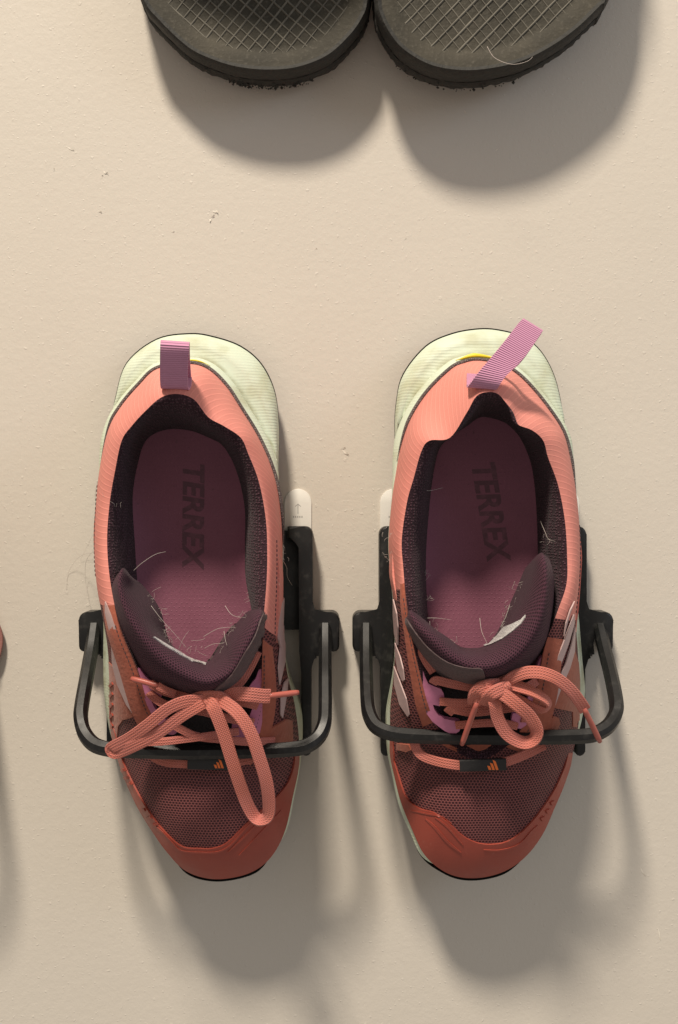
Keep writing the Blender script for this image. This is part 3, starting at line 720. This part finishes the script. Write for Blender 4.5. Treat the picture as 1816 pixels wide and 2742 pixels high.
# ghillie lace and black tab with the three bar emblem, below the bail
L.lace('lace_strand', [(405,2022,78),(425,2035,76),(455,2043,76),(500,2046,77),(540,2047,77)], 4.6, 2.0)
L.lace('lace_strand', [(560,2047,77),(600,2046,77),(640,2040,76),(680,2030,75),(712,2015,73)], 4.6, 2.0)
def tabbox(shoe, c0, c1, wdt, th):
    return shoe.lace('emblem_tab', [c0, [(c0[k]+c1[k])/2 for k in range(3)], c1], wdt, th, None, 4, M['tab'])
tb = tabbox(L, (503,2044,78), (612,2046,78), 6.4, 3.4)
def emblem(shoe, tb, cx, cy, sc):
    bv = bvh_of([tb])
    for k in range(3):
        h = (0.42+0.29*k)*sc; x = cx+(k-1)*0.36*sc; b = cy+0.5*sc; q = 0.13*sc
        decal('emblem_bar', [(x-q, b), (x+q, b), (x+q-0.30*h, b-h*0.86), (x-q-0.34*h, b-h)], bv, 0.12, M['orange'], tb, 6)
emblem(L, tb, 588, 2045, 24)
# lacing
for pts, wd in (([(395,1850,92),(430,1880,96),(480,1896,96),(545,1905,96),(620,1925,93),(680,1935,90)], 4.6), ([(455,1935,90),(490,1955,92),(530,1972,91),(600,1980,90),(665,1986,86),(735,1984,78)], 4.4), ([(350,1988,82),(430,1986,88),(500,1978,91),(560,1970,92),(640,1958,90)], 4.2), ([(690,1745,102),(668,1790,100),(640,1830,100),(600,1850,100)], 4.8), ([(405,1830,94),(440,1850,98),(520,1872,100)], 4.8), ([(690,1890,93),(650,1880,98),(600,1880,101)], 4.8)):
    L.lace('lace_strand', pts, wd, 2.2)
L.lace('lace_knot', [(522,1876,104),(548,1868,108),(585,1870,109),(612,1884,106)], 8, 5)
L.lace('lace_knot', [(560,1850,103),(566,1875,110),(575,1905,105)], 8, 4)
L.lace('bow_loop', [(560,1876,108),(500,1878,112),(450,1898,113),(395,1942,111),(345,1978,105),(303,2000,98),(298,2008,96),(312,2016,97),(360,1997,105),(425,1962,109),(490,1915,111),(545,1882,110)], 6.4, 2.2, [0, 10, 15, 10, 5, 0, 0, 0, -8, -12, -10, 0])
L.lace('bow_loop', [(552,1878,109),(570,1892,113),(598,1960,111),(628,2057,106),(656,2138,99),(680,2185,95),(700,2196,96),(720,2176,100),(716,2106,107),(696,2033,112),(670,1960,115),(633,1905,115),(590,1874,110)], 6.9, 2.3, [0, 5, 8, 5, 10, 30, 50, 20, -5, -12, -15, -10, 0])
le = L.lace('lace_end', [(600,1872,106),(630,1858,108),(670,1860,109),(705,1864,107),(722,1864,105)], 7.6, 2.6)
L.aglet((718,1864,105), (800,1854,99), le)
L.lace('lace_end', [(470,1858,103),(440,1846,104),(424,1836,103)], 4.2, 2.4)
L.aglet((426,1836,103), (352,1817,99))
# heel pull tab
def ribbon(shoe, name, edges, th, mat):
    Lp = np.array([P(*e[0]) for e in edges]); Rp = np.array([P(*e[1]) for e in edges])
    Lp = cr(Lp, 6); Rp = cr(Rp, 6); K = len(Lp); cols = 7
    G = np.zeros((K, cols, 3)); 
    for j in range(cols): G[:, j] = Lp+(Rp-Lp)*j/(cols-1)
    N_ = np.zeros_like(G)
    for i in range(K):
        d = G[min(i+1, K-1), 3]-G[max(i-1, 0), 3]; n = nrm(np.cross(Rp[i]-Lp[i], d)); N_[i] = n
    V = np.concatenate([G-N_*th/2, (G+N_*th/2)[:, ::-1]], axis=1)
    uvg = []; acc = 0
    wd = np.linalg.norm(Rp[0]-Lp[0])
    for i in range(K):
        if i: acc += np.linalg.norm(G[i, 3]-G[i-1, 3])
        for j in range(2*cols): uvg.append(((j if j < cols else 2*cols-1-j)/(cols-1)*wd/10, acc/10))
    f = grid_faces(K, 2*cols, True)+[tuple(range(2*cols)), tuple((K-1)*2*cols+j for j in range(2*cols))]
    return put(name, V.reshape(-1, 3), f, mat, shoe.T, uvs=uvg, flat_angle=45)
ribbon(L, 'heel_tab', [((436,1012,96),(514,1012,96)), ((436,1032,104),(512,1034,105)), ((431,1036,110),(505,1040,110)), ((429,1010,116),(503,1010,116)), ((429,960,124),(504,962,124)), ((430,922,128),(507,927,128)), ((431,914,125),(508,919,125)), ((434,920,119),(508,926,119)), ((436,965,107),(509,968,107)), ((438,1005,97),(512,1008,97))], 1.2, M['tape'])

# ================================================================== RIGHT SHOE
Rr = Shoe('trail_shoe', SR, IR, 'coral and plum trail shoe with slanting heel tab and a short tied bow', (11.3, 33.4), 'pair of coral and plum trail shoes')
T = Rr.T
tube_on(Rr, 'heel_piping', 37.5, 43+7.5, 0.10, 0.5, 1.15, M['pipe'])
tube_on(Rr, 'yellow_edge', 43-1.5, 43+1.2, -0.02, 2.4, 1.5, M['yellow'])
Rr.gusset([(1128, 1455, 1792, 88), (1150, 1440, 1860, 85), (1180, 1415, 1920, 80), (1215, 1380, 1970, 75), (1250, 1335, 2010, 71), (1268, 1300, 2036, 69)])
Rr.text('TERREX', 1262, 1246, 1306, 1512, 64, Rr.bvi, M['iprint'], 'insole_lettering', 0.12, 0.03, 0.15)
Rr.tongue([((1092,1645,86),(1098,1632,92),(1112,1634,88),(1126,1646,80)), ((1085,1657,94),(1100,1640,105),(1118,1645,98),(1134,1655,86)), ((1090,1690,93),(1127,1675,112),(1150,1675,101),(1163,1682,78)), ((1124,1750,90),(1165,1712,115),(1190,1700,104),(1203,1710,69)), ((1175,1805,88),(1210,1752,116),(1230,1735,105),(1233,1731,67)), ((1236,1834,87),(1255,1775,116),(1262,1745,106),(1265,1735,67)), ((1292,1842,87),(1300,1780,117),(1300,1742,107),(1295,1730,67)), ((1354,1826,88),(1350,1765,118),(1335,1716,106),(1322,1706,67)), ((1410,1790,91),(1395,1730,119),(1365,1675,105),(1347,1662,69)), ((1458,1732,94),(1432,1670,119),(1395,1630,105),(1364,1620,71)), ((1478,1650,97),(1454,1600,118),(1414,1580,104),(1382,1580,75)), ((1484,1557,99),(1458,1530,115),(1428,1530,104),(1404,1527,82)), ((1474,1504,97),(1454,1490,108),(1434,1498,101),(1420,1506,90)), ((1462,1488,88),(1450,1480,94),(1440,1485,90),(1430,1495,82))])
binding(Rr, [(1088,1655),(1112,1690),(1150,1735),(1200,1772),(1255,1788),(1292,1792),(1296,1838),(1236,1831),(1175,1801),(1124,1746),(1090,1687)])
tonguelabel(Rr, [(1290,1728),(1310,1725),(1330,1705),(1350,1680),(1372,1672),(1396,1660),(1408,1647),(1407,1654),(1395,1672),(1372,1692),(1345,1712),(1318,1725),(1300,1731)])
polyR = [(1045,1985),(1062,2055),(1082,2120),(1098,2160),(1150,2165),(1195,2195),(1240,2240),(1290,2262),(1350,2258),(1395,2230),(1440,2180),(1475,2130),(1500,2080),(1535,1985),(1300,1900)]
ct = Rr.cross_t(polyR)
cap = cap_panel(Rr, ct, 15.6, 29.6)
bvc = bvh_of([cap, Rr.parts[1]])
for pts, wd in (([(1140,2192),(1165,2215),(1200,2255),(1235,2283)], 7), ([(1165,2188),(1200,2215),(1240,2262)], 5), ([(1295,2275),(1340,2277),(1390,2262),(1425,2225),(1440,2210)], 6), ([(1100,2170),(1140,2178),(1180,2186),(1210,2205)], 4)):
    decal('cap_ridge', stripline(pts, wd), bvc, 0.4, M['cap'], cap, 9)
for x, y in ((1478,2150),(1466,2172),(1452,2192)):
    decal('cap_tooth', [(x-6,y-2),(x+4,y-7),(x+7,y+1),(x-2,y+6)], bvc, 0.7, M['cap'], cap, 6)
es0 = Rr.rim_shell('eyestay', 11.8, 16.0, lambda c, i: 0.70, lambda c, i: 1.0, 1.3, M['rust'], 6)
es1 = Rr.rim_shell('eyestay', 29.6, 33.6, lambda c, i: 0.76, lambda c, i: 1.0, 1.3, M['rust'], 6)
stitches(Rr, es0, 12.1, 15.7, lambda c: 0.92, 1.3, M['bind']); stitches(Rr, es1, 29.9, 33.3, lambda c: 0.93, 1.3, M['bind']); stitches(Rr, Rr.parts[0], 8.2, 11.1, lambda c: 0.42, 0.2, M['bind'])
def S2(pts, ox, oy, k): return [(ox+x/k, oy+y/k) for x, y in pts]
sov = decal('side_overlay', S2([(430,1380),(468,1500),(478,1640),(474,2040),(420,2040),(418,1912),(240,1872),(315,1700),(380,1560)], 1400, 1300, 3.157), Rr.bvh, 0.5, M['rust'], T, 8)
sbv = Rr.bvh
for poly in (S2([(370,960),(400,1080),(412,1200),(410,1350),(398,1330),(380,1250),(370,1100)], 940, 1300, 3.159), S2([(385,1330),(430,1450),(455,1550),(465,1640),(452,1655),(410,1560),(388,1440)], 940, 1300, 3.159), S2([(377,1530),(420,1640),(480,1800),(505,1935),(492,1950),(425,1850),(380,1680)], 940, 1300, 3.159),
             S2([(425,975),(385,1080),(350,1210),(337,1270),(352,1160),(388,1050)], 1400, 1300, 3.157), S2([(420,1085),(365,1230),(325,1340),(285,1440),(265,1540),(278,1585),(320,1480),(375,1330),(422,1160)], 1400, 1300, 3.157), S2([(430,1190),(395,1350),(350,1500),(300,1610),(252,1720),(240,1850),(262,1855),(315,1700),(385,1540),(425,1400)], 1400, 1300, 3.157)):
    decal('side_stripe', poly, sbv, 0.35, M['stripe'], T, 7, 0, lift=0.75)
Rr.text('adidas', 1066, 1779, 1075, 1822, 9, sbv, M['stripe'], 'side_lettering', 0.5, 0.0)
Rr.rim_shell('collar_flap', 8.6, 11.5, lambda c, i: 0.03, lambda c, i: 0.30, 1.0, M['coral'], 5)
Rr.rim_shell('collar_flap', 33.0, 34.6, lambda c, i: 0.10, lambda c, i: 0.42, 1.0, M['coral'], 4)
bvt = Rr.bvt
decal('lace_hook', [(1114,1768),(1130,1786),(1146,1826),(1180,1840),(1189,1867),(1176,1884),(1158,1880),(1174,1911),(1206,1921),(1231,1926),(1229,1950),(1206,1957),(1174,1938),(1142,1905),(1123,1832)], bvt, 2.6, M['pink'], T, 8, 2)
decal('lace_hook', [(1449,1752),(1455,1786),(1437,1852),(1407,1934),(1381,1942),(1369,1936),(1371,1903),(1398,1901),(1413,1857),(1433,1786)], bvt, 2.6, M['pink'], T, 8, 2)
decal('lace_keeper', [(1468,1925),(1480,1916),(1492,1920),(1496,1935),(1490,1950),(1460,1950)], Rr.bvv, 1.2, M['rust'], T, 7)
decal('lace_keeper', [(1066,1990),(1098,1992),(1104,2006),(1092,2012),(1066,2006)], Rr.bvv, 1.2, M['rust'], T, 7)
decal('tongue_patch', [(1180,1985),(1245,1994),(1315,1984),(1300,2004),(1255,2012),(1205,2004)], Rr.bvv, 0.8, M['rust'], T, 8, 2)
Rr.lace('lace_strand', [(1112,1980,78),(1114,2004,77),(1135,2026,77),(1185,2042,77),(1245,2051,78)], 5.2, 2.2)
Rr.lace('lace_strand', [(1340,2044,78),(1375,2033,78),(1420,2014,76),(1458,1994,74)], 5.2, 2.2)
tb = tabbox(Rr, (1231,2050,79), (1355,2046,79), 6.6, 3.6)
emblem(Rr, tb, 1322, 2048, 27)
for pts, wd in (([(1160,1828,93),(1170,1822,97),(1206,1830,97),(1250,1838,98),(1300,1845,100)], 4.8), ([(1150,1700,100),(1130,1745,97),(1160,1800,94)], 4.5), ([(1178,1878,92),(1230,1882,95),(1300,1880,97)], 4.4), ([(1200,1908,91),(1215,1898,94),(1260,1905,95),(1320,1900,96),(1390,1890,94)], 5.4), ([(1220,1942,86),(1290,1936,89),(1340,1936,88),(1385,1944,84)], 4.4), ([(1440,1820,93),(1410,1840,98),(1360,1850,102)], 4.8), ([(1395,1925,86),(1440,1925,82),(1485,1918,76)], 3.6)):
    Rr.lace('lace_strand', pts, wd, 2.2)
Rr.lace('lace_knot', [(1274,1880,103),(1280,1855,109),(1305,1842,111),(1335,1838,108)], 9, 5)
Rr.lace('lace_knot', [(1298,1885,106),(1312,1862,113),(1338,1846,113),(1372,1832,109)], 6.8, 3.2)
Rr.lace('lace_knot', [(1335,1815,104),(1350,1838,112),(1360,1862,107)], 7.2, 4)
le = Rr.lace('lace_end', [(1345,1840,108),(1372,1815,112),(1410,1801,115),(1450,1802,116),(1490,1817,114),(1528,1848,109),(1556,1884,103),(1566,1900,100)], 6.6, 2.6, [0, 0, 10, 15, 15, 10, 0, 0])
Rr.aglet((1563,1895,101), (1607,1986,90), le)
Rr.lace('bow_loop', [(1335,1850,109),(1380,1870,109),(1425,1893,107),(1455,1900,106),(1469,1888,107),(1460,1872,109),(1420,1850,111),(1370,1832,110)], 6.2, 2.2, [0, -20, -35, -50, -60, -50, -40, -10])
Rr.lace('bow_loop', [(1318,1860,110),(1326,1885,111),(1334,1925,108),(1358,1965,105),(1398,1988,103),(1428,1982,104),(1438,1955,107),(1418,1918,110),(1385,1888,113),(1348,1860,113),(1320,1848,110)], 7.0, 2.3, [0, 5, 5, 8, 20, 40, 30, 10, 0, -5, 0])
le = Rr.lace('lace_end', [(1300,1858,108),(1285,1872,108),(1276,1884,106)], 4.4, 2.6)
Rr.aglet((1278,1880,107), (1237,1994,93), le)
ribbon(Rr, 'heel_tab', [((1250,1002,98),(1300,1006,98)), ((1250,1022,105),(1318,1030,106)), ((1253,1033,111),(1330,1040,112)), ((1284,994,116),(1352,1010,115)), ((1345,922,113),(1405,955,110)), ((1392,862,106),(1448,893,103)), ((1400,858,104),(1450,891,101)), ((1385,885,101),(1436,912,99)), ((1335,945,98),(1390,975,97)), ((1290,985,94),(1340,1010,94))], 1.2, M['tape'])

# ================================================================== neighbour at the left edge (only its lace end and the bail's shadow show)
holder(CL-198, bailL, 'black plastic wall holder just outside the left edge whose bail casts a curved shadow', 'black shoe holders on the wall', (-198, 0))
nb = Shoe('mauve_shoe', SL, IL, 'dusty mauve shoe at the left edge of the photo, only a sliver showing', (10.3, 30.6), None, (-198, 0, 0), {'upper': M['mauve'], 'lining': M['mauve'], 'insole': M['mauve']})
nb.lace('bow_loop', [(-190,1640,40),(-90,1615,14),(-34,1640,6),(-6,1690,5),(-5,1735,5),(-24,1775,6),(-80,1720,14),(-190,1670,40)], 5.0, 2.2, None, 7, M['mauve'])

# ================================================================== slide sandals
def sandal(outline, ws, label, fam, strap_v, name='slide_sandal'):
    w_top, w_bot = ws
    O = np.array([P(x, y, w_top/KW) for x, y in cr(outline, 8, True)]); N = len(O)
    c0 = O.mean(0); T = thing(name, label, 'sandal', (c0[0], c0[1], 12), 'pair of dark slide sandals')
    a2 = sum(O[i][0]*O[(i+1) % N][1]-O[(i+1) % N][0]*O[i][1] for i in range(N)); sg = 1 if a2 < 0 else -1
    def inset(A, d, w, jit=0):
        o = A.copy()
        for i in range(N):
            t = nrm((A[(i+1) % N]-A[i-1])*[1, 1, 0]); nn = np.array([t[1], -t[0], 0])*sg
            o[i] = A[i]+nn*(d+(rng.normal()*jit if jit else 0))
        o[:, 2] = w+(rng.normal(size=N)*jit if jit else 0); return o
    toe = np.clip((300-O[:, 1])/60, 0, 1)          # toe spring lifts the lower edge
    def lowz(A, dz): 
        A[:, 2] = A[:, 2]+dz*toe; return A
    rings = [inset(O, 3.2, w_top-0.8), inset(O, 1.2, w_top), inset(O, 0.2, w_top-1.2), inset(O, -0.3, w_top-4), inset(O, -0.2, w_top-9, 0.15)]
    put('footbed_rim', np.vstack(rings+[lowz(inset(O, 0.8, w_bot+9, 0.1), 3)]), grid_faces(6, N, True), M['foam'], T, flat_angle=60)
    so = [lowz(inset(O, 0.6, w_bot+9), 3), lowz(inset(O, -0.5, w_bot+8, 0.18), 3), lowz(inset(O, -0.2, w_bot+4, 0.25), 3), lowz(inset(O, 0.9, w_bot, 0.3), 3), lowz(inset(O, 5, w_bot-0.5), 3)]
    put('sole', np.vstack(so), grid_faces(5, N, True)+[tuple(range(4*N, 5*N))], M['foam'], T, flat_angle=60)
    vlo, vhi = O[:, 1].min(), O[:, 1].max()
    # footbed: border and dished inside
    fb = [inset(O, 2.6, w_top-0.9), inset(O, 6, w_top-1.6), inset(O, 10.5, w_top-2.2), inset(O, 12, w_top-3.4)]
    e = fb[-1]; um = np.interp(e[:, 1], np.linspace(vlo, vhi, 9), [np.mean([q[0] for q in O if abs(q[1]-x) < 25]) for x in np.linspace(vlo+25, vhi-25, 9)])
    sp = np.stack([um, np.clip(e[:, 1], vlo+45, vhi-45), np.full(N, w_top-3.6)], 1)
    fb += [e+(sp-e)*k+np.array([0, 0, -0.2]) for k in (0.08, 0.5, 1.0)]
    put('footbed', np.vstack(fb), grid_faces(7, N, True), M['footbed'], T, flat_angle=60)
    # raised ribs of the grid, clipped to the inner field
    inner = inset(O, 11.2, 0)[:, :2]; wz = w_top-3.6
    vmin, vmax = inner[:, 1].min(), 300
    cmid = np.array([inner[:, 0].mean(), (vmin+290)/2])
    for ang, sp, hw, hh in fam:
        a = math.radians(ang); d = np.array([math.cos(a), math.sin(a)]); nn = np.array([-d[1], d[0]])
        for k in range(-32, 33):
            o = cmid+nn*k*sp+nn*rng.normal()*0.12
            ts = []
            for i in range(N):
                p, q = inner[i], inner[(i+1) % N]; e = q-p; den = d[0]*(-e[1])+e[0]*d[1]
                if abs(den) < 1e-9: continue
                r = p-o; t = (r[0]*(-e[1])+e[0]*r[1])/den; u = (d[0]*r[1]-d[1]*r[0])/den
                if 0 <= u < 1: ts.append(t)
            ts.sort()
            if len(ts) < 2: continue
            t0, t1 = ts[0], ts[-1]
            if abs(d[1]) > 1e-6:
                tv = (vmax-o[1])/d[1]
                if d[1] > 0: t1 = min(t1, tv)
                else: t0 = max(t0, tv)
            if t1-t0 < 4: continue
            V = []; m = max(3, int((t1-t0)/7))
            for j in range(m+1):
                p = o+d*(t0+(t1-t0)*j/m)+nn*rng.normal()*0.07; h = hh*(0.75+0.35*rng.random()); h2 = hw*(0.75+0.5*rng.random())
                V += [(p[0]-nn[0]*h2, p[1]-nn[1]*h2, wz-0.1), (p[0]-nn[0]*h2*0.5, p[1]-nn[1]*h2*0.5, wz+h), (p[0]+nn[0]*h2*0.5, p[1]+nn[1]*h2*0.5, wz+h), (p[0]+nn[0]*h2, p[1]+nn[1]*h2, wz-0.1)]
            put('rib', V, grid_faces(m+1, 4, False), M['dustrib'], T)
    # strap over the instep (above the picture, its shadow falls on the footbed)
    v0, v1 = strap_v
    us = []
    for vv in np.linspace(v0, v1, 6):
        xs = [O[i][0] for i in range(N) if abs(O[i][1]-vv) < 14]; us.append((min(xs), max(xs), vv))
    G = []
    for lay in (0, 1):
        for (a, b, vv) in (us if lay == 0 else us[::-1]):
            row = []
            for t in np.linspace(0, math.pi, 18):
                r = (b-a)/2+2-lay*3; row.append(((a+b)/2-math.cos(t)*r, vv, w_top-14+math.sin(t)**0.7*(62-lay*3)))
            G.append(row)
    G.append(G[0]); sheet('strap', np.array(G), M['foam'], T, flat_angle=60)
    return T, O
sL, OL = sandal([(380,0),(420,55),(500,130),(570,165),(640,185),(720,192),(800,184),(880,152),(940,98),(975,48),(990,0),(1005,-150),(1000,-400),(960,-800),(900,-1050),(760,-1150),(620,-1100),(500,-900),(400,-600),(335,-300),(345,-120)], (30, 5), 'worn dark slide sandal on the left, its dusty grid footbed partly in strap shadow', [(52, 5.6, 0.55, 0.45), (-42, 5.6, 0.5, 0.40)], (338, 410))
sR, OR = sandal([(1006,0),(1014,40),(1040,92),(1080,138),(1150,178),(1230,193),(1310,189),(1400,168),(1480,128),(1550,78),(1610,20),(1628,0),(1680,-120),(1700,-300),(1660,-600),(1560,-900),(1440,-1100),(1300,-1150),(1170,-1050),(1080,-800),(1018,-400),(1001,-150)], (38, 11), 'worn dark slide sandal on the right with frayed sole edge and a stuck hair', [(46, 6.2, 0.6, 0.5), (-52, 5.2, 0.36, 0.28)], (368, 430))
# crumbling foam along the toe edges
def crumbs(T, O, n, u0, u1, w0, w1):
    ids = [i for i in range(len(O)) if O[i][1] < 262 and u0 < O[i][0] < u1]; V = []; Fc = []
    for k in range(n):
        i = ids[rng.integers(len(ids))]; t = rng.random(); p = O[i]*(1-t)+O[(i+1) % len(O)]*t; w = w0+(w1-w0)*rng.random()
        r = 0.35+0.75*rng.random()**2; c = np.array([p[0], p[1]-0.5*rng.random()-0.2, w]); b = len(V)
        for d in ((1, 0, 0), (-1, 0, 0), (0, 1, 0), (0, -1, 0), (0, 0, 1), (0, 0, -1)): V.append(c+np.array(d)*r*(0.6+0.7*rng.random()))
        Fc += [tuple(b+q for q in f) for f in ((0, 2, 4), (2, 1, 4), (1, 3, 4), (3, 0, 4), (2, 0, 5), (1, 2, 5), (3, 1, 5), (0, 3, 5))]
    o = put('frayed_foam', V, Fc, M['foam'], T, False); o['kind'] = 'stuff'
crumbs(sL, OL, 170, -62, -14, 8, 16); crumbs(sR, OR, 50, 30, 100, 14, 22)

# ================================================================== loose pet hairs
def hair(pts, r, label, group):
    path = pxpath(pts, 6); k = len(path); sc = [1-0.6*j/k for j in range(k)]
    o = sweep('pet_hair', path, circ(r, 5), M['hair'], None, None, sc); tag(o, label, 'hair', group)
for pts, lb in zip(([(358,1528,104),(380,1508,107),(415,1485,106),(445,1477,104)], [(478,1742,85),(490,1712,88),(505,1690,88)], [(405,1622,90),(430,1655,92),(470,1700,92),(500,1735,90)], [(545,1705,92),(580,1685,94),(610,1680,95),(632,1681,98)], [(600,1690,96),(604,1715,99),(608,1728,102)], [(603,1622,90),(620,1645,94),(645,1655,97)], [(548,1736,92),(570,1725,95),(600,1722,98)]), ['arched pale hair by the left tip of the tongue, over the insole', 'short pale hair above the middle of the tongue label', 'long pale hair running down the left inner flank of the tongue', "wavy pale hair left of the tongue's right arm", 'short straight hair on the right arm of the tongue', 'pale hair beside the right tip of the tongue', 'faint pale hair low on the right arm of the tongue']):
    hair(pts, 0.12, lb, 'pet hairs in the shoe with upright heel tab')
for pts, lb in zip(([(1285,1655,96),(1290,1690,100),(1304,1722,108)], [(1447,1395,70),(1460,1425,78),(1468,1442,84),(1487,1450,95)], [(1145,1655,88),(1170,1655,90),(1210,1660,88)], [(1122,1312,80),(1150,1314,76),(1186,1306,74)], [(1365,1620,84),(1355,1650,92),(1340,1680,96)]), ['pale hair standing left of the printed tongue label', 'bent pale hair on the dark lining right of the lettering', 'pale hair by the left tip of the tongue, slanting tab shoe', 'pale hair on the left lining beside the lettering, slanting tab shoe', "pale hair along the inner edge of the tongue's tall arm"]):
    hair(pts, 0.12, lb, 'pet hairs in the shoe with slanting heel tab')
hair([(1305,125,58),(1325,155,58),(1370,172,59),(1410,165,59),(1427,152,58)], 0.17, 'curved white hair on the toe rim of the right slide sandal', None)
for pts, lb in (([(262,1290,60),(255,1330,40),(262,1400,20),(240,1450,8),(215,1500,1)], 'very thin hair slanting down the wall, uppermost left of the left shoe'), ([(250,1480,40),(215,1490,10),(185,1530,1),(178,1580,.6)], 'very thin hair bending farthest out on the wall left of the left shoe'), ([(262,1465,60),(232,1500,14),(230,1560,2),(245,1640,3)], 'very thin hair falling onto the left clip of the left holder')):
    hair(pts, 0.09, lb, 'thin hairs trailing over the wall')
hair([(757,1500,60),(768,1520,40),(770,1545,30),(783,1568,25)], 0.17, 'pale hair caught beside the black rail at the shoe with upright heel tab', None)

def lint(shoe, spots, seed, label):
    r = np.random.default_rng(seed); V = []; Fc = []
    for (x, y, w, n, sp) in spots:
        for _ in range(n):
            p = P(x+r.normal()*sp, y+r.normal()*sp, w+r.random()*2); d = nrm(np.array([r.normal(), r.normal(), 0.3*abs(r.normal())])); c = nrm(np.array([r.normal(), r.normal(), 0.2])); ln = 2+5*r.random()**2; m = 6; b = len(V); rad = 0.045+0.04*r.random()
            for k in range(m+1):
                t = k/m; q = p+d*ln*(t-0.5)+c*ln*0.35*math.sin(2.4*t); 
                for a in range(3): V.append(q+rad*np.array([math.cos(2.094*a), math.sin(2.094*a), 0.4*math.sin(2.094*a+1)]))
            Fc += [tuple(b+i for i in f) for f in grid_faces(m+1, 3, True)]
    o = put('lint', V, Fc, M['hair'], None); tag(o, label, 'lint', kind='stuff')
lint(L, [(405,1600,72,7,8),(430,1640,72,8,8),(450,1680,70,9,8),(458,1712,70,9,8),(500,1745,72,6,12),(620,1690,84,7,12),(650,1640,92,5,9),(668,1600,62,5,8),(590,1735,80,7,12),(757,1480,66,8,10),(740,1560,80,6,10),(540,1740,70,4,16),(300,1350,88,5,14)], 3, 'fine lint and short hairs round the tongue of the shoe with upright heel tab')
lint(Rr, [(1385,1570,80,7,8),(1365,1620,76,7,8),(1350,1660,74,8,8),(1330,1700,76,6,8),(1150,1600,62,5,6),(1140,1540,62,5,6),(1160,1675,80,6,8),(1215,1720,74,5,10),(1050,1500,72,14,12),(1050,1440,72,8,12),(1460,1440,80,4,10)], 5, 'fine lint and short hairs round the tongue of the shoe with slanting heel tab')
